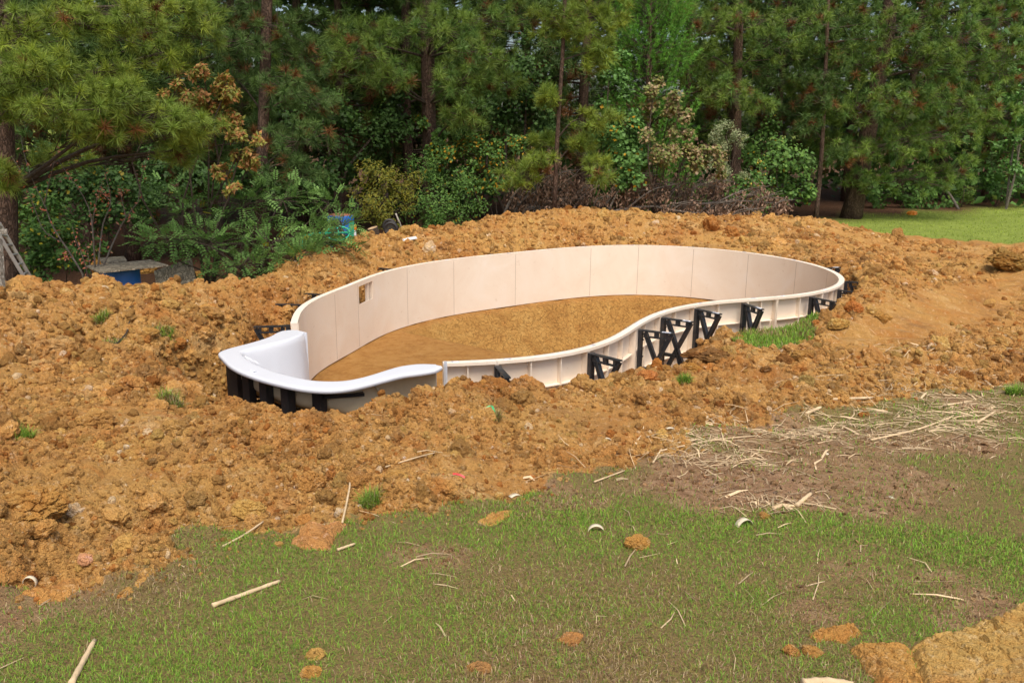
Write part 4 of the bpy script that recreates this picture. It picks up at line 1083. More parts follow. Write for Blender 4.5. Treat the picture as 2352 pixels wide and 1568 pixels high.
stalk([(1515,1035),(1640,1010),(1740,1000)], .006, 'long thin cane running from the lawn corner to the right')
stalk([(1830,1160),(1862,1133)], .014, 'pale stub lying on the bare soil patch')
stalk([(2000,1010),(2110,985),(2190,955)], .009, 'grey cane across the straw at the right')
stalk([(490,760),(505,790),(508,812)], .006, 'grey root sticking out of the left heap', 'root', 'twig', .03)
stalk([(243,812),(290,765),(298,720)], .009, 'long crooked root on the left heap', 'root', 'twig', .03)
stalk([(1845,1570),(1900,1566),(1960,1574)], .02, 'split bamboo end at the bottom edge, right of centre')
def curl(u, v, wpx, label, arc=2.6, wide=.35, yaw=0.0, lift=0.0):
    q = on_ground(u, v, .0); mpp = np.linalg.norm(q - np.array([0, 0, CAM_H])) / F_PX; R_ = wpx * mpp / 2
    a = np.linspace(-arc / 2, arc / 2, 14); m = MB(); W_ = R_ * wide
    c = np.array([math.cos(yaw), math.sin(yaw), 0]); s = np.array([-math.sin(yaw), math.cos(yaw), 0])
    z0 = math.cos(arc / 2) * R_
    A = np.array([q + c * math.sin(t) * R_ + np.array([0, 0, math.cos(t) * R_ - z0 + lift]) for t in a])
    V = np.concatenate([A - s * W_, A + s * W_, (A - q) * .93 + q - s * W_, (A - q) * .93 + q + s * W_]); n = 14; k = np.arange(n - 1)
    F = np.concatenate([np.stack([k, n + k, n + k + 1, k + 1], -1), np.stack([2 * n + k, 2 * n + k + 1, 3 * n + k + 1, 3 * n + k], -1), np.stack([k, k + 1, 2 * n + k + 1, 2 * n + k], -1), np.stack([n + k, 3 * n + k, 3 * n + k + 1, n + k + 1], -1)])
    m.add(V, F); return tag(m.build('bamboo_sheath', M['sheath'], smooth=True), label, 'bamboo sheath')
curl(1369,1218,38,'white arched bamboo sheath standing on the lawn, centre right')
curl(1182,1138,52,'long pale strip of sheath at the lawn edge, centre',1.0,.25,.6)
curl(1510,1042,26,'white flat sheath piece near the lawn corner',.8,.4)
curl(1395,1010,20,'pale curled sheath on the front bank, right of centre',2,.4)
curl(1540,985,40,'curved pale sheath on the clay left of the ochre mound',1.2,.25)
curl(1900,1042,24,'square white sheath piece on the bare soil, upper one',.8,.6)
curl(2048,1142,18,'white sheath square on the lawn at right',1,.7)
curl(1708,1205,46,'tall curled sheath over the clod on the lawn',2.4,.3,.5)
curl(70,1345,26,'ring of pale sheath on the clay at lower left',4.4,.3)
curl(553,1210,18,'white curl of sheath at the lawn edge, left of centre',3.6,.35)
def ribbon(pts, wd, mat, label, up=True):
    P = spline(np.array(pts), 10); m = MB(); n = 10; k = np.arange(9)
    s = np.array([1, .2, 0]) * wd if up else np.array([0, .7, .7]) * wd
    t_ = np.array([0, .0015, .001])
    V = np.concatenate([P - s / 2, P + s / 2, P - s / 2 + t_, P + s / 2 + t_])
    F = np.concatenate([np.stack([k, n + k, n + k + 1, k + 1], -1), np.stack([2 * n + k, 2 * n + k + 1, 3 * n + k + 1, 3 * n + k], -1)])
    m.add(V, F); return tag(m.build('marker_ribbon', mat, smooth=True), label, 'ribbon')
M['greenrib'] = plain('green_ribbon', (.10, .62, .25), .5); M['redrib'] = plain('red_ribbon', (.70, .05, .05), .5)
q = on_ground(1141, 962)
ribbon([q + np.array([0, 0, .0]), q + np.array([-.02, 0, .06]), q + np.array([-.045, 0, .115]), q + np.array([-.085, -.02, .10])], .016, M['greenrib'], 'green marker ribbon sticking up on the front bank')
for (u0, v0, u1, v1, lab) in ((1003,1003,1010,975,'red ribbon scrap in the clay of the front bank'),(1003,1100,1020,1091,'short red ribbon at the foot of the bank, left piece'),(1040,1088,1068,1096,'longer red ribbon at the foot of the bank, right piece')):
    a, b = on_ground(u0, v0, .012), on_ground(u1, v1, .02); ribbon([a, (a + b) / 2 + np.array([0, 0, .008]), b], .012, M['redrib'], lab, False)
# ------------------------------------------------------------------ trees and shrubs
vr = np.random.default_rng(77)
def unit(a): return a / (np.linalg.norm(a, axis=-1, keepdims=True) + 1e-9)
def needle_tufts(P, A, per, ln, wd, col, r, spread=(12, 105)):
    """bundles of needles at points P along axes A"""
    n = len(P); A = unit(A)
    u = unit(np.cross(A, r.normal(size=(n, 3)))); v = np.cross(A, u)
    th = np.radians(r.uniform(spread[0], spread[1], (n, per))); ph = r.uniform(0, 2 * np.pi, (n, per))
    d = A[:, None] * np.cos(th)[..., None] + (u[:, None] * np.cos(ph)[..., None] + v[:, None] * np.sin(ph)[..., None]) * np.sin(th)[..., None]
    L = ln * r.uniform(.65, 1.15, (n, per, 1))
    b = P[:, None] - A[:, None] * r.uniform(0, .45, (n, per, 1)) * ln
    t = b + d * L; t[..., 2] -= (.10 * L[..., 0])
    s = unit(np.cross(d, r.normal(size=(n, per, 3)))) * wd / 2
    V = np.stack([b - s, b + s, t], 2).reshape(-1, 3)
    F = np.arange(len(V)).reshape(-1, 3)
    c = np.repeat(col[:, None], per, 1) * r.uniform(.75, 1.25, (n, per, 1))
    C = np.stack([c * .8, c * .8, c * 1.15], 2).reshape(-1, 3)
    return V, F, C
def leaves(P, Nn, size, col, r, asp=.55, droop=0.0):
    """folded leaf blades: 4 corners each"""
    n = len(P); Nn = unit(Nn)
    d = unit(np.cross(Nn, r.normal(size=(n, 3)))); d[:, 2] -= droop; d = unit(d)
    s = unit(np.cross(Nn, d)); sz = size * r.uniform(.6, 1.3, (n, 1))
    b = P; t = P + d * sz; m = P + d * sz * .45
    V = np.stack([b, m + s * sz * asp / 2 + Nn * sz * .06, t, m - s * sz * asp / 2 + Nn * sz * .06], 1).reshape(-1, 3)
    F = np.arange(len(V)).reshape(-1, 4)
    return V, F, np.repeat(col, 4, 0)
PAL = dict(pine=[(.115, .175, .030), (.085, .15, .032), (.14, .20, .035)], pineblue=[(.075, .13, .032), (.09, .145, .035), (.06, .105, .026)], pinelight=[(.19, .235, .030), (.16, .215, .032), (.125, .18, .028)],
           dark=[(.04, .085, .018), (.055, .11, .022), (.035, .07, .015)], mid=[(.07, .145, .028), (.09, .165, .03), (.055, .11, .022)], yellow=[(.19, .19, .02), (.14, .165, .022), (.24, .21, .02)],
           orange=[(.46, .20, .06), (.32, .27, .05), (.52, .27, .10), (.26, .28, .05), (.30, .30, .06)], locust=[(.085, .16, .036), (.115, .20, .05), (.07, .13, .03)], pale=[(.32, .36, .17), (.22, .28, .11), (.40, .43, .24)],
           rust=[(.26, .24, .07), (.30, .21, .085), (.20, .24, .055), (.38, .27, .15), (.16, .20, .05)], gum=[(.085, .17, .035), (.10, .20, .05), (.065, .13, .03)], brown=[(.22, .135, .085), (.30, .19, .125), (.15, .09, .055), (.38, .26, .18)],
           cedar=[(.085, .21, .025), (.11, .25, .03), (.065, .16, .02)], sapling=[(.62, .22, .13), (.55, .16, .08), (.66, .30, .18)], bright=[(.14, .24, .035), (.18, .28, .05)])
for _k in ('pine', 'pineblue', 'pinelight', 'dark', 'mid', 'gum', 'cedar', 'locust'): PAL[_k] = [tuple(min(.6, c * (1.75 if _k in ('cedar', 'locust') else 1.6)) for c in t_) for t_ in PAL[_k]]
def pick(pal, n, r, fleck=None, p=0.0):
    A = np.array(PAL[pal]); c = A[r.integers(0, len(A), n)] * r.uniform(.75, 1.25, (n, 1))
    if fleck is not None: k = r.random(n) < p; c[k] = np.array(fleck) * r.uniform(.7, 1.2, (k.sum(), 1))
    return c
def ell(n, r):
    d = unit(r.normal(size=(n, 3))); return d * (r.random((n, 1)) ** .45)
def trunk_pts(px): return np.array([py(*p) for p in px])
def ground_at(x, y): return float(terrain(np.array([float(x)]), np.array([float(y)]))[0][0])
def start_trunk(P):
    """carry a trunk down to the ground"""
    g = ground_at(P[0][0], P[0][1])
    if P[0][2] > g + .02:
        d = P[0] - P[1]; d = d / abs(d[2]); q = P[0] + d * (P[0][2] - g + .08); q[0] = P[0][0] + .5 * (q[0] - P[0][0])
        P = np.concatenate([[q], P])
    return P

def pine_px(label, trunk, r0, r1, masses, pal='pine', per=54, ln=.22, wd=.008, dead=.03, r=vr, name='pine_tree', group='pines at the edge of the wood'):
    T = start_trunk(trunk_pts(trunk)); tp = T[-1]; dr = (T[-1] - T[-2]) / np.linalg.norm(T[-1] - T[-2]); top_h = 14.5 if r0 > .1 else 8.0
    low_top = tp[2]
    if tp[2] < top_h: T = np.concatenate([T, [tp + dr * (top_h - tp[2]) / max(.6, dr[2])]])
    T = spline(T, 14)
    e = thing(name, tuple(T[0]), label, 'tree', group)
    rad = np.linspace(r0, r1, 14); rad[0] *= 1.25
    m = MB(); m.tube(T, rad, 12); m.build('trunk', M['pinebark'], e, smooth=True)
    br = MB(); PP, AA, CC = [], [], []
    for (u, v, Y, ru, rv, n) in masses:
        c = py(u, v, Y); mpp = np.linalg.norm(c - np.array([0, 0, CAM_H])) / F_PX
        # limb from the trunk
        hz = c[2] - .25 - .12 * np.hypot(c[0] - T[7][0], c[1] - T[7][1])
        k = int(np.argmin(np.abs(T[:, 2] - hz))); a = T[k]
        mid_ = (a + c) / 2 + np.array([0, 0, .10]); Lb = np.linalg.norm(c - a)
        rb = min(.055, .012 + .010 * Lb)
        br.tube(spline(np.array([a, mid_ + vr.normal(size=3) * .06, c]), 7), np.linspace(rb, rb * .4, 7), 6)
        pts = c + ell(n, r) * np.array([ru * mpp, (ru + rv) * .5 * mpp, rv * mpp])
        out = unit(np.tile(c - a, (n, 1)))
        ax = unit(out * .7 + unit(pts - c) * .5 + np.array([0, 0, .55]) + r.normal(size=(n, 3)) * .25)
        for j in range(n):
            q = pts[j]; s = c + (q - c) * r.uniform(.0, .5) + np.array([0, 0, -.05]) if r.random() < .7 else mid_ + (c - mid_) * r.random()
            br.tube(np.array([s, (s + q) / 2 + np.array([0, 0, -.03]), q]), np.array([.010, .007, .005]), 3)
        col = pick(pal, n, r); kk = r.random(n) < dead; col[kk] = np.array([.26, .11, .035]) * r.uniform(.6, 1.1, (kk.sum(), 1))
        PP.append(pts); AA.append(ax); CC.append(col)
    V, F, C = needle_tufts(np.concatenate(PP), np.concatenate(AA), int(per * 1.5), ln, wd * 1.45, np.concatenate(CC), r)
    # the crown goes on above the picture
    P2, A2, C2 = [], [], []
    for k in range(34 if r0 > .1 else 10):
        h = r.uniform(low_top - .6, top_h); a_ = r.uniform(0, 6.28); L = (.7 + 2.1 * (1 - max(0, h - 8) / 8)) * r.uniform(.6, 1.1) * (1 if r0 > .1 else .5)
        s = np.array([np.interp(h, T[:, 2], T[:, 0]), np.interp(h, T[:, 2], T[:, 1]), h]); dd = np.array([math.cos(a_), math.sin(a_), r.uniform(0, .4)])
        br.tube(np.array([s, s + dd * L * .5, s + dd * L]), np.array([.04, .022, .01]), 4)
        n = 13; P2.append(s + dd * L * r.uniform(.3, 1.05, (n, 1)) + r.normal(size=(n, 3)) * (.3, .3, .16)); A2.append(dd + np.array([0, 0, .6]) + r.normal(size=(n, 3)) * .3); C2.append(pick(pal, n, r))
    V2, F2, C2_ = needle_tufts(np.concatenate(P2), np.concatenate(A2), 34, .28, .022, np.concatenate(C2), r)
    br.build('branches', M['twig'], e)['kind'] = 'stuff'
    mesh_np('crown', np.concatenate([V, V2]), np.concatenate([F, F2 + len(V)]), M['needle'], np.concatenate([C, C2_]), e)
    return e
def ms(lst, Y, n): return [(u, v, Y + dy, ru, rv, n) for (u, v, dy, ru, rv) in lst]

# left-hand pine with long light branches
pine_px('big pine at the left edge, its light green boughs reaching over the clearing', [(12,640,13.2),(8,430,13.2),(-4,200,13.2),(-12,-80,13.2)], .20, .13,
  ms([(50,70,-1.2,85,50),(170,45,-1.0,90,40),(300,30,-.6,100,40),(60,170,-1.4,80,40),(20,230,-1.0,50,40)], 13.2, 34) +
  ms([(150,245,-1.5,100,38),(270,215,-1.2,80,35),(330,265,-1.0,100,38),(440,285,-.6,75,36),(220,290,-1.2,80,30),(100,140,-1.3,70,30)], 13.2, 40) +
  ms([(410,345,-.5,60,36),(15,400,-1.0,30,42),(240,160,.2,100,35),(380,120,.6,90,45),(310,70,.5,90,40),(460,60,.8,60,60),(130,360,.6,80,30),(430,20,.8,80,50)], 13.2, 24), 'pinelight', 60, .20, .0058, .03)
pine_px('dark pine left of centre, bluish tufts hanging behind the orange-leaved tree', [(600,430,19),(606,250,19),(612,60,19),(615,-90,19)], .13, .09,
  ms([(560,90,-.5,80,50),(650,60,0,80,50),(540,180,.5,70,50),(650,200,-.8,70,50),(690,320,-1.5,75,50),(680,390,-1.6,75,36),(620,300,.3,60,50),(720,230,0,60,50),(560,20,.4,80,40),(700,130,.3,60,50)], 19, 34), 'pineblue', 52, .22, .0075, .10)
pine_px('tall pine with a scaly bare trunk in the middle, boughs to both sides', [(987,420,22.5),(985,250,22.5),(982,110,22.5),(978,-90,22.5)], .19, .13,
  ms([(830,120,-2,85,46),(895,175,-2,55,36),(775,95,-1.6,50,45),(870,75,-1.5,60,40)], 22.5, 40) + ms([(1060,185,-1.8,80,46),(1105,120,-1.8,80,50),(1070,262,-1.8,58,40),(1020,70,-1.5,80,50),(1130,40,-1,120,45),(1010,20,-.5,90,40),(1150,180,-1,60,50)], 22.5, 42), 'pine', 56, .24, .0085, .04)
pine_px('slim young pine in front of the cedar, right of centre', [(1280,318,20.5),(1286,220,20.5),(1292,130,20.5),(1300,-60,20.5)], .055, .035,
  ms([(1340,60,0,75,55),(1270,40,.2,70,50),(1375,125,-.1,45,40),(1395,30,.2,50,45)], 20.5, 34) + ms([(1258,218,-.2,24,24),(1365,268,-.3,60,36),(1335,325,-.1,34,20),(1375,388,-.4,50,32),(1240,372,-.2,55,26),(1190,405,-.2,50,32),(1250,320,.4,40,20)], 20.5, 22), 'pinelight', 58, .24, .0085, .05)
pine_px('shaded pine right of the cedar with a dark straight trunk', [(1690,420,27),(1692,250,27),(1695,120,27),(1700,-80,27)], .16, .11,
  ms([(1620,60,-1.5,85,46),(1600,115,-1.5,55,36),(1665,208,-2.2,66,36),(1710,40,-1,80,40),(1560,25,-1,50,40),(1785,90,-.8,70,50),(1850,50,-.5,80,50),(1745,235,-1,50,26),(1640,160,-.3,60,40)], 27, 36), 'pine', 48, .25, .010, .08)
pine_px('large leaning pine at the right, wide crown over the far lawn', [(1953,505,29),(1975,410,29),(1992,310,29),(2014,200,29),(2036,80,29),(2055,-80,29)], .30, .15,
  ms([(1900,110,-1,70,50),(1870,185,-1,66,42),(1900,262,-1,66,40),(1965,245,-1.6,70,42),(2050,232,-1.5,75,42),(2140,215,-1.2,80,42),(2225,235,-.8,75,42),(2130,120,-1.2,80,46),(2215,90,-.8,80,50),(2300,140,-.4,60,60),(2040,60,-1.4,80,50),(2150,25,-1,90,45),(1985,150,-1.5,70,50),(2300,40,0,70,50),(1960,40,-.5,80,50),(1860,60,.5,60,60)], 29, 44) +
  ms([(1865,325,-.5,70,36),(1950,338,-1.4,66,34),(2050,335,-1.2,75,36),(2180,310,-1,80,38),(2290,270,-.4,60,45),(2225,165,-.2,70,40),(2110,410,-.6,80,36),(2000,412,-.8,66,30),(2185,385,-.4,70,36),(2085,290,.6,80,36)], 29, 34), 'pine', 44, .26, .0115, .06)
pine_px('thin pine sapling with a crooked stem left of the leaning pine', [(1873,508,27.5),(1882,420,27.5),(1890,300,27.5),(1896,160,27.5)], .075, .045,
  ms([(1835,378,-.3,40,20),(1900,165,-.2,50,40),(1850,290,-.2,40,30),(1930,360,-.2,36,20),(1890,230,-.3,46,30)], 27.5, 20), 'pineblue', 46, .26, .011, .12)

# generic pines deeper in the wood
def generic_pine(seed):
    r = np.random.default_rng(seed); H = r.uniform(12, 14)
    e = thing('pine_tree', (0, 0, 0), '', 'tree')
    T = np.column_stack([np.cumsum(r.normal(size=12)) * .03, np.cumsum(r.normal(size=12)) * .03, np.linspace(-.1, H, 12)])
    m = MB(); m.tube(T, np.linspace(.17, .05, 12), 9); m.build('trunk', M['pinebark'], e, smooth=True)
    br = MB(); PP, AA, CC = [], [], []
    for k in range(74):
        h = r.uniform(1.6, H); a = r.uniform(0, 6.28); L = (1.1 + 1.7 * (1 - abs(h - 5.5) / 9)) * r.uniform(.7, 1.15)
        s = np.array([np.interp(h, T[:, 2], T[:, 0]), np.interp(h, T[:, 2], T[:, 1]), h]); d = np.array([math.cos(a), math.sin(a), r.uniform(-.05, .4)])
        br.tube(np.array([s, s + d * L * .5, s + d * L]), np.array([.035, .022, .01]), 4)
        n = 15; t_ = r.uniform(.3, 1.05, (n, 1)); p = s + d * L * t_ + r.normal(size=(n, 3)) * (.28, .28, .16)
        PP.append(p); AA.append(d + np.array([0, 0, .6]) + r.normal(size=(n, 3)) * .3); c = pick('pineblue' if seed % 2 else 'pine', n, r); c[r.random(n) < (.25 if h < 4 else .04)] = (.22, .10, .035); CC.append(c)
    br.build('branches', M['twig'], e)['kind'] = 'stuff'
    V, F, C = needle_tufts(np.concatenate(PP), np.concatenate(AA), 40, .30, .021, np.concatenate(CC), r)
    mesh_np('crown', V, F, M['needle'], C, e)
    return e
def copy_tree(o, loc, rz, sc):
    c = o.copy(); COL.objects.link(c); c.location = loc; c.rotation_euler = (0, 0, rz); c.scale = (sc, sc, sc)
    for ch in o.children:
        d = ch.copy(); COL.objects.link(d); d.parent = c; d.matrix_parent_inverse = ch.matrix_parent_inverse.copy()
    return c
protos = [generic_pine(s) for s in (101, 102, 103)]
first = [True] * 3
gp = [(795,26.5),(935,25.5),(952,27.5),(700,29),(560,24),(430,22),(300,20.5),(180,19.5),(60,18.5),(480,29),(860,31),(1100,28),(1200,27),(1040,34),(1330,27),(1480,31),(1560,28.5),(1660,31),(1772,29.5),(1850,34),(1940,36),(2060,35),(2160,36.5),(2260,36),(2350,37),(2120,41),(1730,38),(1420,36),(1240,36),(640,36),(350,30),(120,27),(900,38),(2420,40),(-60,22)]
for k, (u, Y) in enumerate(gp):
    q = py(u, 470, Y); z = ground_at(q[0], q[1]); i = k % 3; rz = vr.uniform(0, 6.28); sc = vr.uniform(.85, 1.15)
    if first[i]: o = protos[i]; o.location = (q[0], q[1], z); o.rotation_euler = (0, 0, rz); o.scale = (sc,) * 3; first[i] = False
    else: o = copy_tree(protos[i], (q[0], q[1], z), rz, sc)
    lab = {0: 'straight brown pine trunk left of the middle pine, near the top', 1: 'front one of two close pine trunks just left of the middle pine', 2: 'rear one of two close pine trunks just left of the middle pine', 18: 'black shaded pine trunk right of the dark straight one', 3: 'shaded pine left of the brown trunk near the top, deeper in', 4: 'shaded pine right behind the orange-leaved tree', 5: 'shaded pine left behind the orange-leaved tree', 6: 'shaded pine behind the plywood sheet', 7: 'shaded pine behind the red-leaved sapling', 8: 'shaded pine behind the ladder', 9: 'shaded pine far behind the orange-leaved tree', 10: 'shaded pine far behind the yellow-green shrub', 11: 'shaded pine behind the dark evergreen shrub', 12: 'shaded pine left behind the slim young pine', 13: 'shaded pine far behind the middle pine', 14: 'shaded pine right behind the slim young pine', 15: 'shaded pine far behind the cedar, left one', 16: 'shaded pine just right of the cedar', 17: 'shaded pine far behind the pale bush', 19: 'shaded pine left behind the leaning pine', 20: 'shaded pine far behind the leaning pine, left one', 21: 'shaded pine far behind the leaning pine, right one', 22: 'shaded pine behind the bright young cedar, left one', 23: 'shaded pine behind the bright young cedar, right one', 24: 'shaded pine at the right edge behind the pale thin trunk', 25: 'shaded pine far back over the far lawn', 26: 'shaded pine far behind the shaded dark trunks', 27: 'shaded pine far behind the sweetgum', 28: 'shaded pine far behind the dark broadleaf tree', 29: 'shaded pine far behind the dark bluish pine', 30: 'shaded pine far behind the red-leaved sapling', 31: 'shaded pine far behind the left-edge pine', 32: 'shaded pine far behind the two close trunks', 33: 'shaded pine beyond the right edge trees, farthest right', 34: 'shaded pine at the far left edge behind the big pine'}[k]
    tag(o, lab, 'tree', 'pines deep in the wood')

# broadleaf shrubs and understorey
def shrub(name, label, masses, pal, size, dens, base=None, fleck=None, p=0.0, cat='shrub', group='undergrowth along the wood', asp=.55, bark='twig', droop=0.0, stem_r=.014, mat='leaf', sub=7, r=vr):
    cs = [py(u, v, Y) for (u, v, Y, ru, rv) in masses]
    if base is None:
        lo = min(cs, key=lambda q: q[2]); bx, by = np.mean([c[0] for c in cs]), np.mean([c[1] for c in cs]); base = np.array([bx, by, ground_at(bx, by)])
    else: base = np.array([base[0], base[1], ground_at(base[0], base[1])])
    e = thing(name, tuple(base), label, cat, group)
    st = MB(); LV, LF, LC = [], [], []; off = 0
    for (u, v, Y, ru, rv), c in zip(masses, cs):
        mpp = np.linalg.norm(c - np.array([0, 0, CAM_H])) / F_PX; R_ = np.array([ru * mpp, (ru + rv) * .45 * mpp, rv * mpp])
        st.tube(spline(np.array([base, (base * .45 + c * .55) + r.normal(size=3) * .08 * np.linalg.norm(c - base), c]), 7), np.linspace(stem_r, stem_r * .4, 7), 5)
        vol = R_.prod() ** (1 / 3); n = int(dens * ru * rv / 1000)
        ns = max(4, int(sub * ru * rv / 2500)); sc_ = c + ell(ns, r) * R_
        for q in sc_: st.tube(np.array([c + (q - c) * r.uniform(0, .3), (c + q) / 2 + r.normal(size=3) * .03, q]), np.array([.007, .005, .003]), 3)
        w_ = r.integers(0, ns, n); k = r.random((n, 1)) ** .6
        pts = sc_[w_] + unit(r.normal(size=(n, 3))) * k * vol * .42
        nn = unit(pts - c) * .6 + np.array([0, -.35, .8]) + r.normal(size=(n, 3)) * .55
        V, F, C = leaves(pts, nn, size, pick(pal, n, r, fleck, p), r, asp, droop)
        LV.append(V); LF.append(F + off); LC.append(C); off += len(V)
    st.build('stems', M[bark], e); mesh_np('foliage', np.concatenate(LV), np.concatenate(LF), M[mat], np.concatenate(LC), e)
    return e
shrub('yellow_green_shrub', 'yellow-green privet shrub behind the garden cart, left of centre', [(880,415,19.5,70,60),(850,470,19.2,55,55),(905,490,19.2,55,50),(920,430,19.8,50,45)], 'yellow', .075, 330, asp=.35)
shrub('dark_evergreen_shrub', 'dense dark evergreen shrub below the middle pine trunk', [(1010,470,20.5,85,70),(1045,400,20.8,80,55),(1090,440,21,60,60),(970,400,21.2,50,50),(1000,520,20.2,80,30)], 'mid', .085, 300, fleck=(.45, .30, .02), p=.02, asp=.38)
shrub('trunk_vine', 'vine with yellowing leaves climbing the middle pine trunk', [(990,330,22.1,26,60),(975,270,22.2,20,40),(1000,390,22,34,36),(1010,300,22,20,40)], 'mid', .09, 420, base=py(992, 400, 22.1)[:2], fleck=(.55, .38, .02), p=.12, asp=.8, cat='vine')
shrub('yellow_leaved_shrub', 'scrubby bush flecked with yellow and orange leaves left of the brush pile', [(1110,352,21,80,28),(1060,345,21,60,30),(1190,340,21.2,60,30),(1250,350,21.2,50,26),(1150,400,21,70,35)], 'mid', .085, 300, fleck=(.60, .34, .03), p=.16, asp=.7)
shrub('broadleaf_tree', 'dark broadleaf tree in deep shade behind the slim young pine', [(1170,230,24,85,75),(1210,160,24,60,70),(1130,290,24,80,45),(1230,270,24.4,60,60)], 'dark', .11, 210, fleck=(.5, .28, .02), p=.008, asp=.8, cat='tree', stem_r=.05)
shrub('sweetgum_tree', 'sweetgum with star-shaped green leaves between the slim pine and cedar', [(1400,330,21.8,55,60),(1425,250,22,45,46),(1470,345,21.6,60,60),(1440,300,21.6,50,50),(1400,150,22.5,35,60),(1430,400,21.4,60,36)], 'gum', .10, 300, fleck=(.62, .34, .02), p=.03, asp=.95, cat='tree', stem_r=.03)
shrub('oak_sapling', 'oak sapling with rusty autumn leaves in front of the cedar', [(1500,215,21.4,40,32),(1545,235,21.4,50,24),(1490,255,21.6,30,26),(1560,260,21.4,36,20)], 'rust', .10, 420, asp=.75, cat='tree', stem_r=.02)
shrub('rusty_oak_bush', 'low oak bush with rusty leaves above the brush pile', [(1510,340,21.2,60,36),(1560,360,21.2,60,36),(1610,345,21.4,46,30),(1640,380,21.4,50,26),(1560,310,21.6,40,28)], 'rust', .085, 420, asp=.75)
shrub('pale_flowering_bush', 'pale silvery-green groundsel bush right of the oak bush', [(1668,310,23,36,36),(1640,300,23,30,34),(1690,335,22.8,24,34),(1650,360,23,44,40),(1670,400,23,44,30)], 'pale', .055, 620, asp=.45)
shrub('shade_shrub', 'dark shrub filling the shade right of the pale bush', [(1780,370,27,90,60),(1720,430,26,60,40),(1840,425,27,60,40),(1790,455,26,90,26),(1760,310,28,60,50)], 'mid', .12, 170, fleck=(.5, .34, .02), p=.015, asp=.8)
shrub('maple_sapling', 'small pale maple sapling standing clear at the end of the brush pile', [(1738,375,24.6,24,22),(1730,405,24.6,30,20),(1750,410,24.6,24,18)], 'gum', .075, 430, base=py(1736, 500, 24.6)[:2], fleck=(.6, .42, .06), p=.08, asp=.7, cat='tree', bark='palebark')
shrub('undergrowth_bush', 'loose green bush under the leaning pine at the wood edge', [(2050,440,33,80,30),(2140,435,34,70,36),(2100,470,33,90,16),(2000,450,33,50,26)], 'mid', .14, 170, asp=.8)
shrub('bright_young_cedar', 'small bright green young cedar at the far lawn edge', [(2213,425,33.5,24,30),(2213,455,33.5,30,20),(2218,395,33.5,16,26)], 'bright', .10, 700, asp=.25, cat='tree')
shrub('far_right_bush', 'grey-green bush by the pale trunk at the right edge', [(2290,395,34,50,36),(2250,420,34.5,50,30),(2335,420,34,40,30),(2300,440,34,70,20)], 'gum', .14, 200, asp=.7)
shrub('right_edge_tree', 'broadleaf tree with a thin pale trunk at the right edge', [(2345,320,33,40,50),(2330,250,33,40,40),(2360,200,33,40,50),(2320,370,33,26,30)], 'gum', .13, 230, base=py(2311, 478, 33)[:2], asp=.75, cat='tree', bark='palebark', stem_r=.045)
shrub('left_undergrowth', 'leafy green bush behind the ladder at the left edge', [(90,510,14.6,70,60),(60,570,14.2,60,46),(150,560,14.6,70,50),(120,610,14,90,30),(40,490,14.9,40,40)], 'mid', .085, 260, fleck=(.5, .42, .03), p=.05, asp=.6)
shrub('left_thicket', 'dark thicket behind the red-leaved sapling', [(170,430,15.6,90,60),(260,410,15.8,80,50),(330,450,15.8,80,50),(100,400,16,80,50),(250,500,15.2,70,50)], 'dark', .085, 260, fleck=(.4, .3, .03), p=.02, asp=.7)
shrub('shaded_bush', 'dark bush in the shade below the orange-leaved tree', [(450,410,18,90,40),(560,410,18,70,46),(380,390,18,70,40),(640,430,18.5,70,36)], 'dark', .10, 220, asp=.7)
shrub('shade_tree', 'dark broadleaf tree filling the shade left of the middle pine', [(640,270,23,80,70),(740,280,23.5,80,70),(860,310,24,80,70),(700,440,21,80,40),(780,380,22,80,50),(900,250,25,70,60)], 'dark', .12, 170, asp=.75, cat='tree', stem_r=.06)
# cedar
def cedar():
    r = vr; top = py(1490, -60, 23.5); b0 = py(1490, 430, 23.5); b0[2] = ground_at(b0[0], b0[1])
    e = thing('cedar_tree', tuple(b0), 'feathery bright green cedar standing right of centre', 'tree')
    m = MB(); T = np.linspace(b0, top + np.array([0, 0, 1.2]), 8); m.tube(T, np.linspace(.13, .03, 8), 8); m.build('trunk', M['pinebark'], e, smooth=True)
    n = 900; t = r.uniform(.08, 1.0, n); a = r.uniform(0, 6.28, n); R_ = (1.55 * (1 - t * .55)) * r.random(n) ** .35
    P = b0 + (top + np.array([0, 0, 1.2]) - b0) * t[:, None] + np.column_stack([np.cos(a) * R_, np.sin(a) * R_, np.zeros(n)])
    A = np.column_stack([np.cos(a) * .55, np.sin(a) * .55, np.full(n, .95)]) + r.normal(size=(n, 3)) * .2
    PP, AA = [], []
    for k in range(4): PP.append(P + unit(A) * (.13 * k)); AA.append(A + r.normal(size=(n, 3)) * .15)
    V, F, C = needle_tufts(np.concatenate(PP), np.concatenate(AA), 16, .12, .011, np.tile(pick('cedar', n, r), (4, 1)), r, (8, 70))
    mesh_np('crown', V, F, M['needle'], C, e)
    br = MB()
    for k in range(0, n, 5):
        c = b0 + (top + np.array([0, 0, 1.2]) - b0) * max(0, t[k] - .05); br.tube(np.array([c, (c + P[k]) / 2, P[k]]), np.array([.018, .01, .005]), 3)
    br.build('branches', M['twig'], e)['kind'] = 'stuff'
cedar()
# orange-leaved tree
shrub('orange_leaved_tree', 'small tree with orange and olive autumn leaves at left', [(468,172,15,40,24),(520,205,15,48,34),(430,222,15,46,28),(480,230,15,46,30),(535,262,15,34,34),(565,310,15,34,32),(582,358,15,24,28),(545,360,15,26,24),(400,215,15,30,20),(520,395,15,24,26),(535,430,14.8,16,20)], 'orange', .085, 640, base=py(460, 470, 15.2)[:2], asp=.5, cat='tree', stem_r=.025, droop=.35, sub=9)
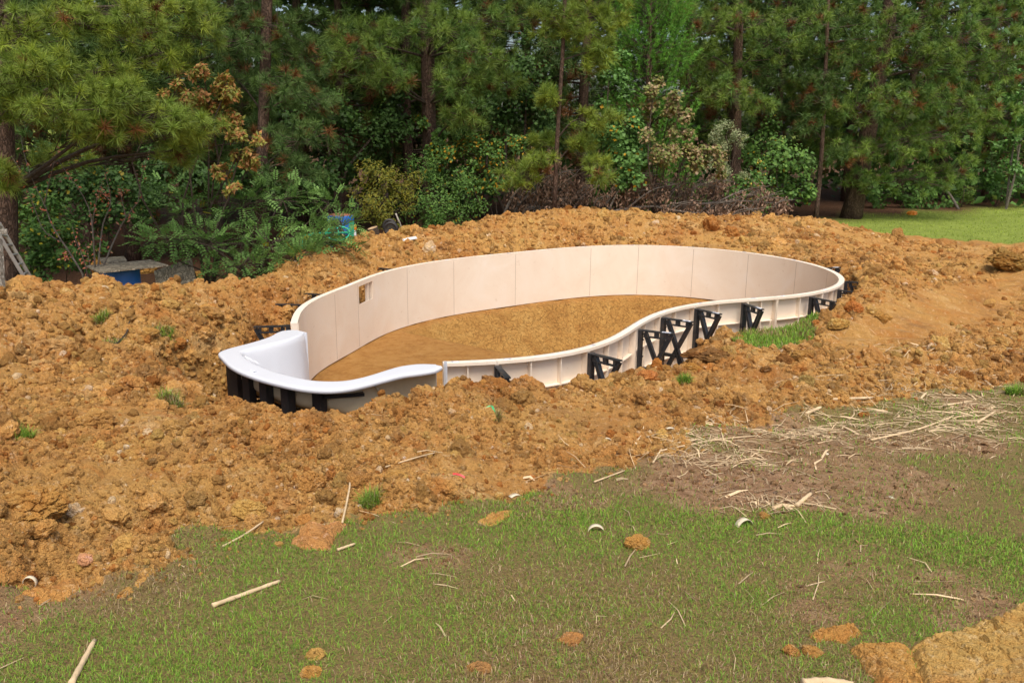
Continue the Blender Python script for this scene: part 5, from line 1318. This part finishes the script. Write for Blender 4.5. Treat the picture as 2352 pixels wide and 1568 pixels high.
# locust-like shrub with feathered leaves
def locust():
    r = vr; masses = [(420,495,15,95,50),(560,470,15.4,95,55),(650,460,15.8,80,50),(755,470,16.4,60,36),(480,560,14.4,110,46),(620,560,14.6,100,50),(725,550,15,80,55),(400,548,14.2,85,28),(335,560,14.2,46,22),(560,605,14,90,34),(680,605,14.2,70,40),(785,520,15.8,46,46),(800,575,15.2,36,30),(370,445,15.8,60,30)]
    base = np.array([*py(600, 640, 14.6)[:2], 0]); base[2] = ground_at(base[0], base[1])
    e = thing('feather_leaved_shrub', tuple(base), 'spreading blue-green shrub with feathery compound leaves behind the left heap', 'shrub')
    st = MB(); LV, LF, LC = [], [], []; off = 0
    for (u, v, Y, ru, rv) in masses:
        c = py(u, v, Y); mpp = np.linalg.norm(c - np.array([0, 0, CAM_H])) / F_PX; R_ = np.array([ru * mpp, (ru + rv) * .45 * mpp, rv * mpp])
        st.tube(spline(np.array([base, base * .5 + c * .5 + np.array([0, 0, .15]) + r.normal(size=3) * .1, c]), 7), np.linspace(.022, .008, 7), 5)
        n = int(ru * rv / 48); q = c + ell(n, r) * R_
        q[:, 2] = np.maximum(q[:, 2], gzv(q[:, 0], q[:, 1]) + .12)
        ax = unit(unit(q - c) * .9 + np.array([0, -.25, .25]) + r.normal(size=(n, 3)) * .45)
        sd_ = unit(np.cross(ax, np.array([0, 0, 1.0]) + r.normal(size=(n, 3)) * .3)); up = np.cross(sd_, ax)
        for k in range(0, n, 2): st.tube(np.array([c + (q[k] - c) * .2, (c + q[k]) / 2, q[k]]), np.array([.008, .005, .003]), 3)
        col = pick('locust', n, r, (.42, .36, .04), .012); L = r.uniform(.20, .32, (n, 1))
        for k in range(11):
            f = (k // 2 + 1) / 6; sg = 0 if k == 10 else (1 if k % 2 else -1)
            p = q + ax * L * (f if sg else 1.0) + np.array([0, 0, -.05]) * f ** 2
            d = unit(sd_ * sg + ax * (.5 if sg else 1.2)); s = np.cross(up, d); sz = .072 * r.uniform(.8, 1.2, (n, 1)) * (1 - .25 * abs(f - .5))
            t = p + d * sz; m_ = p + d * sz * .45 + up * .006
            V = np.stack([p, m_ + s * sz * .24, t, m_ - s * sz * .24], 1).reshape(-1, 3)
            LV.append(V); LF.append(np.arange(len(V)).reshape(-1, 4) + off); off += len(V); LC.append(np.repeat(col * r.uniform(.85, 1.15, (n, 1)), 4, 0))
    st.build('stems', M['twig'], e); mesh_np('foliage', np.concatenate(LV), np.concatenate(LF), M['leaf'], np.concatenate(LC), e)
locust()
# bare red-leaved sapling
def sapling():
    r = vr; Y = 12.9
    S = [[(204,652),(161,582),(121,520),(102,469),(75,415),(56,356),(48,316)], [(140,555),(102,531),(81,482),(46,391),(21,351)], [(102,469),(115,410),(134,335)], [(220,650),(215,557),(207,488),(188,445),(158,404),(134,367)], [(223,640),(236,517),(255,463),(244,410),(242,365)], [(225,640),(268,539),(295,490),(317,466),(322,418),(346,337)], [(211,520),(222,460),(236,413)], [(205,645),(190,590),(172,545),(166,520)], [(212,640),(205,600),(197,560)], [(290,500),(280,460),(276,430)], [(255,463),(232,440)], [(161,582),(150,590)]]
    e = thing('red_leaved_sapling', tuple(py(212, 652, Y)), 'nearly bare sapling with salmon-red leaves at its tips, by the blue drum', 'tree')
    st = MB(); P, Nn, C = [], [], []
    for k, s in enumerate(S):
        yy = Y + .25 * math.sin(k * 1.7); pts = spline(np.array([py(u, v, yy if j else (Y if v > 600 else yy)) for j, (u, v) in enumerate(s)]), 14)
        if s[0][1] > 630: pts[0, 2] -= .45
        r0 = .017 if k in (0, 3, 4, 5) else .010
        st.tube(pts, np.linspace(r0, .0035, 14), 5)
        for j in range(26):
            f = r.random() ** .55; i = min(13, int(f * 13)); P.append(pts[i] + r.normal(size=3) * .03); Nn.append(r.normal(size=3) * .8 + np.array([0, -.5, .5])); C.append(pick('sapling', 1, r)[0])
    st.build('stems', M['palebark'], e, smooth=True)
    V, F, Cc = leaves(np.array(P), np.array(Nn), .062, np.array(C), r, .42); mesh_np('foliage', V, F, M['leaf'], Cc, e)
sapling()
# felled saplings with withered leaves
def brush(label, limbs, masses, dens=240, bark='palebark', r=vr):
    P0 = py(*limbs[0][0]); g = ground_at(P0[0], P0[1])
    e = thing('felled_sapling', (P0[0], P0[1], g), label, 'fallen tree', 'brush pile behind the far bank')
    st = MB()
    for k, l in enumerate(limbs):
        P = spline(np.array([py(*p) for p in l]), 12); P[0, 2] = min(P[0, 2], g + .3) if k == 0 else P[0, 2]
        r0 = .05 if k == 0 else .028
        st.tube(P, np.linspace(r0, .009, 12), 6)
    for (u, v, Y, ru, rv) in masses:                       # bare arching shoots
        for _ in range(3):
            u0 = u - ru * r.uniform(.3, .9); P = np.array([py(u0, v + rv * 1.1, Y - .1), py(u + r.normal() * ru * .2, v - rv * r.uniform(.2, .8), Y - .2), py(u + ru * r.uniform(.5, 1.2), v - rv * r.uniform(.2, 1.3), Y - .2)])
            st.tube(spline(P, 9), np.linspace(.018, .005, 9), 5)
    st.build('limbs', M[bark], e, smooth=True)
    tw = MB(); LV, LF, LC = [], [], []; off = 0
    for (u, v, Y, ru, rv) in masses:
        c = py(u, v, Y); mpp = np.linalg.norm(c) / F_PX; R_ = np.array([ru * mpp, .5, rv * mpp]); rv = rv * 1.25; R_[2] *= 1.25; n = int(dens * ru * rv / 1000); ns = max(6, int(ru * rv / 90))
        q = c + ell(ns, r) * R_; w_ = r.integers(0, ns, n)
        for j in range(ns): tw.tube(np.array([c + (q[j] - c) * .1 + np.array([-.15, 0, -.12]), (c + q[j]) / 2, q[j]]), np.array([.009, .006, .003]), 3)
        pts = q[w_] + r.normal(size=(n, 3)) * (.10, .10, .085)
        V, F, C = leaves(pts, r.normal(size=(n, 3)), .095, pick('brown', n, r), r, .42, 1.1); LV.append(V); LF.append(F + off); off += len(V); LC.append(C)
    tw.build('twigs', M['twig'], e)['kind'] = 'stuff'; mesh_np('withered_leaves', np.concatenate(LV), np.concatenate(LF), M['dry'], np.concatenate(LC), e)
brush('withered brush at the left of the pile, stems arching up from the bank', [[(1150,512,21),(1178,451,21),(1216,415,21),(1266,392,21)],[(1172,512,21),(1195,465,21),(1236,436,21)],[(1200,505,21.3),(1222,460,21.3),(1262,430,21.3)],[(1262,495,21.2),(1280,440,21.2),(1300,410,21.2)],[(1240,500,21.2),(1238,450,21.2)]],
  [(1205,455,21.2,40,36),(1250,435,21.2,46,40),(1290,430,21.4,46,42),(1270,470,21.2,60,24),(1325,455,21.4,36,36),(1210,490,21,40,18),(1290,405,21.4,36,14)])
brush('long pale trunk of a felled sapling with withered leaves, in mid pile', [[(1389,490,21.2),(1441,480,21.3),(1500,474,21.5),(1558,473,21.6),(1610,468,21.7)],[(1397,485,21.2),(1427,430,21.2),(1479,398,21.3)],[(1441,478,21.3),(1500,436,21.3),(1564,421,21.4)],[(1312,489,21.2),(1339,451,21.2),(1391,418,21.3)],[(1500,474,21.5),(1560,485,21.1),(1610,490,21)]],
  [(1420,440,21.5,46,34),(1470,410,21.5,40,16),(1470,455,21.6,60,30),(1540,440,21.7,56,28),(1380,470,21.4,40,26),(1560,480,21.4,70,16),(1610,440,21.8,50,22),(1350,440,21.5,36,22)])
brush('withered crown of a felled sapling at the right end of the pile', [[(1553,476,21.9),(1646,465,22),(1720,462,22.1),(1800,470,22.2),(1824,474,22.2)],[(1553,455,22),(1602,427,22),(1670,415,22)],[(1646,465,22),(1700,440,22),(1740,430,22)],[(1700,470,21.8),(1740,490,21.8)]],
  [(1650,425,22,40,16),(1690,460,22.2,56,26),(1750,465,22.2,46,22),(1640,478,22,60,18),(1735,440,22.2,30,14),(1795,472,22.2,34,16),(1700,490,21.8,70,12)])
# far wood behind everything
def far_wood():
    r = np.random.default_rng(404); n = 260000
    x = r.uniform(-34, 44, n); y = r.uniform(29, 46, n) ; z = r.uniform(-.5, 17, n) ** 1.0
    y = y + np.clip(x - 6, 0, 30) * .28 - np.clip(-x - 2, 0, 30) * .35
    d = fbm(x * .35, y * .35 + z * .5, 3, 7) + fbm(z * .45 + 3, x * .3, 3, 8)
    k = d > -.10; k &= ~((x > 12.5) & (x < 15.5) & (z > 9.2) & (z < 11.5))
    x, y, z = x[k][:70000], y[k][:70000], z[k][:70000]; n = len(x)
    g = terrain(x, y, False)[0]
    V, F, C = leaves(np.column_stack([x, y, np.maximum(z, g + .1)]), r.normal(size=(n, 3)) + np.array([0, -.4, .6]), .42, pick('dark', n, r, (.12, .16, .03), .2), r, .6)
    tag(mesh_np('far_wood', V, F, M['leaf'], C), 'dense dark wood far behind the first trees', 'wood', kind='stuff')
far_wood()
# ------------------------------------------------------------------ things left about the site
M['blue'] = plain('blue_drum_plastic', (.012, .13, .42), .42, .5, .15, 5)
M['ply'] = bark_mat('weathered_plywood', (.30, .25, .17), (.48, .41, .29), 5)
M['wood'] = bark_mat('weathered_plank', (.42, .37, .29), (.62, .57, .48), 5)
M['alu'] = plain('dull_aluminium', (.52, .52, .50), .38, .5, .12, 10, metal=.7)
M['iron'] = plain('black_cart_steel', (.03, .027, .025), .6, .4, .4, 10)
M['teal'] = plain('green_toy_plastic', (.02, .50, .30), .35, .5, .1, 8)
M['cut'] = plain('cut_wood', (.50, .34, .19), .85, .2, .25, 18)
M['rust'] = plain('rusty_lid', (.28, .12, .07), .8, .2, .3, 12)
M['plastic'] = plain('white_plastic', (.80, .81, .80), .4, .5, .03)
def lathe(prof, c, k=28):
    prof = np.array(prof); a = np.arange(k) * 2 * np.pi / k; n = len(prof)
    V = np.concatenate([np.column_stack([np.cos(a) * r_ + c[0], np.sin(a) * r_ + c[1], np.full(k, z + c[2])]) for r_, z in prof])
    i = np.arange(n - 1)[:, None] * k; j = np.arange(k)[None]; j2 = (j + 1) % k
    return V, np.stack([i + j, i + j2, i + k + j2, i + k + j], -1).reshape(-1, 4)
def drum(u, v, Y, label, lid):
    t = py(u, v, Y); g = ground_at(t[0], t[1]); h = min(1.05, t[2] - g) if t[2] - g > .6 else .9
    e = thing('plastic_drum', (t[0], t[1], t[2] - h), label, 'drum', 'blue drums')
    R_ = .29; c = (t[0], t[1], t[2] - h)
    m = MB(); m.add(*lathe([(0, 0), (R_ * .93, 0), (R_, .04), (R_, .32 * h), (R_ + .012, .34 * h), (R_, .36 * h), (R_, .64 * h), (R_ + .012, .66 * h), (R_, .68 * h), (R_, h - .06), (R_ * .95, h - .015), (R_ * .9, h - .012)], c))
    m.build('body', M['blue'], e, smooth=True)
    m = MB(); m.add(*lathe([(R_ * .94, h - .03), (R_ * .94, h), (R_ * .6, h + .004), (0.001, h + .004)], c)); m.build('lid', M[lid], e, smooth=True)
    return t
t1 = drum(274, 611, 13.1, 'blue plastic drum under the plywood sheet behind the left heap', 'blue')
drum(782, 492, 18.6, 'blue drum half hidden behind the feathery shrub', 'rust')
def slab(name, px_, z, th, mat, label, cat, tilt=0.0):
    P = np.array([pz(u, v, z) for u, v in px_]); c = P.mean(0)
    P[:, 2] += (P[:, 0] - c[0]) * tilt
    n = len(P); V = np.concatenate([P, P - np.array([0, 0, th])]); k = np.arange(n); k2 = (k + 1) % n
    o = mesh_np(name, V, [k[None, :], (k[::-1] + n)[None, :], np.stack([k, k + n, k2 + n, k2], -1)], M[mat]); return tag(o, label, cat)
slab('plywood_sheet', [(196,610),(229,625),(387,608.5),(345,596)], t1[2] + .026, .02, 'ply', 'weathered plywood sheet lying on the blue drum', 'board')
slab('plywood_offcut', [(228,592),(233,603),(292,598),(284,588)], t1[2] + .03, .02, 'ply', 'small plywood offcut behind the big plywood sheet', 'board')
q = py(398, 634, 14.2)
m = MB(); m.bar(q + np.array([-.30, 0, -.12]), q + np.array([.32, .1, .10]), .5, .03, up=(0, -.7, .7)); tag(m.build('old_board', M['ply']), 'dark weathered board leaning in the shade right of the drum', 'board')
m = MB(); m.bar(q + np.array([-.2, .2, -.75]), q + np.array([.2, .2, -.02]), .06, .06); tag(m.build('prop_timber', M['ply']), 'short timber propping the dark weathered board', 'timber')
# garden cart with cut logs
c = py(850, 556, 17.2); g = ground_at(c[0], c[1]); A, B = py(742, 570, 16.9), py(926, 553, 17.2); B[2] = A[2] = (A[2] + B[2]) / 2
D = np.array([-.10, .62, 0]); e = thing('garden_cart', (c[0], c[1], g), 'low black steel garden cart carrying cut logs beyond the far bank', 'cart')
m = MB(); m.add(np.array([A, B, B + D, A + D, A - [0, 0, .02], B - [0, 0, .02], B + D - [0, 0, .02], A + D - [0, 0, .02]]), np.array([[0, 1, 2, 3], [7, 6, 5, 4], [0, 4, 5, 1], [1, 5, 6, 2], [2, 6, 7, 3], [3, 7, 4, 0]])); m.build('bed', M['iron'], e)
for P0, P1 in ((A, B), (B, B + D), (B + D, A + D), (A + D, A)):
    m = MB(); m.bar(P0 + [0, 0, .10], P1 + [0, 0, .10], .035, .04); m.build('rail', M['iron'], e)
    m = MB(); m.bar(P0, P0 + np.array([0, 0, .09]), .035, .035, up=(1, 0, 0)); m.build('rail_post', M['iron'], e)
for P0 in (A + [.25, .05, 0], B + [-.25, .05, 0], A + D + [.25, -.05, 0], B + D + [-.25, -.05, 0]):
    m = MB(); wz = A[2] - .02; rr_ = max(.12, (wz - g) * .55); a = np.arange(20) * 2 * np.pi / 20
    ringp = np.column_stack([P0[0] + np.cos(a) * rr_, np.full(20, P0[1]), g + rr_ + .03 + np.sin(a) * rr_]); ringp = np.concatenate([ringp, ringp[:2]])
    m.tube(ringp, .035, 6); m.bar((P0[0] - rr_, P0[1], g + rr_ + .03), (P0[0] + rr_, P0[1], g + rr_ + .03), .03, .05); m.bar((P0[0], P0[1], g + rr_), (P0[0], P0[1], wz), .03, .03, up=(1, 0, 0)); m.build('wheel', M['iron'], e)
def log(u, v, Y, w_, h_, tilt, label, base_z=None):
    p = py(u, v, Y); mpp = np.linalg.norm(p - np.array([0, 0, CAM_H])) / F_PX; R_ = w_ * mpp / 2; H = h_ * mpp
    e = thing('cut_log', tuple(p), label, 'log', 'cut logs on the cart'); ax = np.array([math.sin(tilt), -.12, math.cos(tilt)]); ax /= np.linalg.norm(ax)
    m = MB(); P = np.linspace(p - ax * H / 2, p + ax * H / 2, 5); m.tube(P, R_ * np.array([1, 1.03, .98, 1.02, 1]), 16); m.build('bark', M['twig'], e)
    m = MB(); m.tube(np.array([p + ax * (H / 2 - .004), p + ax * (H / 2 + .004)]), R_ * .94, 16); m.build('cut_face', M['cut'], e)
log(776, 552, 17.3, 34, 22, 0, 'wide log section at the left end of the cart')
log(861, 540, 17.5, 24, 34, -.28, 'tall tilted log in the middle of the cart')
log(880, 551, 17.4, 24, 18, .1, 'short log beside the tall tilted one')
log(913, 540, 17.35, 20, 22, 0, 'small upright log on the right corner of the cart')
log(838, 553, 17.6, 26, 16, 0, 'dark log half hidden at the middle of the cart')
p = py(814, 556, 17.0); e = thing('spray_bottle', tuple(p), 'white plastic tube with an orange cap standing on the cart', 'bottle')
m = MB(); m.add(*lathe([(.0, 0), (.045, 0), (.047, .02), (.044, .24), (.03, .26)], p, 16)); m.build('tube', M['plastic'], e, smooth=True)
m = MB(); m.add(*lathe([(.05, .245), (.055, .26), (.055, .335), (.04, .345), (.001, .345)], p, 16)); m.build('cap', M['orange'], e, smooth=True)
# green plastic toy
p = py(776, 536, 16.7); e = thing('plastic_toy', tuple(p), 'bright green plastic toy frame half hidden by leaves at the cart', 'toy')
a = np.linspace(0, 2 * np.pi, 25); R1, R2 = .235, .125
m = MB(); m.tube(np.column_stack([p[0] + np.cos(a) * R1, p[1] + .06 * np.sin(a), p[2] + np.sin(a) * R2]), .022, 8); m.build('rim', M['teal'], e, smooth=True)
for P0, P1 in (((-.22, 0), (.22, .02)), ((0, .12), (.02, -.11))): m = MB(); m.tube(np.array([[p[0] + P0[0], p[1], p[2] + P0[1]], [p[0] + P1[0], p[1], p[2] + P1[1]]]), .02, 8); m.build('spoke', M['teal'], e, smooth=True)
m = MB(); m.bar(p + np.array([.24, .08, -.22]), p + np.array([.26, .12, .22]), .16, .012, up=(1, -.4, 0)); m.build('panel', M['teal'], e)
m = MB(); m.tube(np.array([py(745, 536, 16.7), py(700, 540, 16.8), py(690, 600, 16.8)]), .03, 8); m.build('leg', M['teal'], e, smooth=True)
P = np.array([py(926, 548, 17.6), py(909, 490, 17.6)]); P[0, 2] = ground_at(P[0][0], P[0][1]) - .02; m = MB(); m.tube(P, .016, 8); tag(m.build('wooden_pole', M['wood'], smooth=True), 'pale wooden pole standing behind the cart', 'pole')
p = on_ground(940, 552, .02); m = MB(); m.bar(p + np.array([-.13, 0, .0]), p + np.array([.14, .06, .045]), .2, .02); m.bar(p + np.array([-.12, 0, .02]), p + np.array([.13, .06, .062]), .14, .014); tag(m.build('plastic_tray', M['plastic'], bevel=.004), 'white plastic tray lying on the far bank by the cart', 'tray')
# ladder, planks and metal ramp at the left edge
e = thing('aluminium_ladder', tuple(py(72, 655, 11.9)), 'aluminium ladder leaning at the left edge behind the heap', 'ladder')
La, Lb = py(-22, 506, 11.6), py(70, 662, 11.9); Ma, Mb_ = py(-2, 512, 11.9), py(80, 655, 12.25)
for P0, P1 in ((La, Lb), (Ma, Mb_)): m = MB(); m.bar(P0, P1, .022, .045); m.build('rail', M['alu'], e)
for k in range(7):
    f = .06 + k * .145; m = MB(); m.tube(np.array([La + (Lb - La) * f, Ma + (Mb_ - Ma) * f]), .015, 8); m.build('rung', M['alu'], e, smooth=True)
m = MB(); m.bar(py(46, 588, 12.4), py(86, 660, 12.5), .10, .02); tag(m.build('leaning_plank', M['ply']), 'narrow brown plank leaning beside the ladder', 'plank')
P0, P1 = py(2, 722, 9.0), py(-4, 548, 9.6); P0[2] -= .2; m = MB(); m.bar(P0, P1, .10, .05, up=(1, 0, 0)); tag(m.build('upright_plank', M['wood'], bevel=.004), 'weathered white plank standing at the left edge of the picture', 'plank')
P0, P1 = py(-12, 533, 9.55), py(17, 531, 9.6); m = MB(); m.bar(P0, P1, .05, .05); tag(m.build('plank_end', M['wood'], bevel=.004), 'sawn plank end poking in at the left edge, above the white plank', 'plank')
c = py(34, 672, 9.7); e = thing('metal_ramp', tuple(c - [0, 0, .2]), 'ribbed grey metal ramp standing by the paper cup', 'ramp')
for dx in (-.045, .045):
    m = MB(); m.box(c + np.array([dx, 0, -.05]), (.075, .03, .36)); m.build('plate', M['alu'], e)
    for k in range(6): m = MB(); m.box(c + np.array([dx, -.018, -.18 + k * .055]), (.05, .012, .02)); m.build('tread', M['alu'], e)
p = on_ground(31, 703, 0); e = thing('paper_cup', tuple(p), 'white paper cup with an orange band on the heap at the left edge', 'cup')
m = MB(); m.add(*lathe([(.001, 0), (.028, 0), (.040, .10), (.042, .10), (.042, .105), (.036, .10), (.026, .01)], p, 18)); m.build('cup', M['plastic'], e, smooth=True)
m = MB(); m.add(*lathe([(.0318, .03), (.0378, .075)], p, 18)); m.build('band', M['orange'], e, smooth=True)
stalk([(289, 716), (298, 706), (306, 702)], .006, 'short black rod lying on the left heap', 'metal_rod', 'iron', .02)
P = np.array([py(2160, 420, 33), py(2185, 452, 33), py(2203, 484, 32.8)]); m = MB(); m.tube(spline(P, 8), np.linspace(.03, .06, 8), 6); tag(m.build('dead_limb', M['palebark'], smooth=True), 'dead grey limb slanting down at the far lawn edge', 'branch')
p = py(2096, 480, 30.2); p[2] = ground_at(p[0], p[1]) + .06; V, F = icosphere(2); r_ = np.random.default_rng(3); tag(mesh_np('orange_bag', V * (.16, .12, .10) * (1 + .25 * r_.normal(size=(len(V), 1)) * .5) + p, F, M['orange']), 'small crumpled orange bag at the wood edge by the far lawn', 'bag')
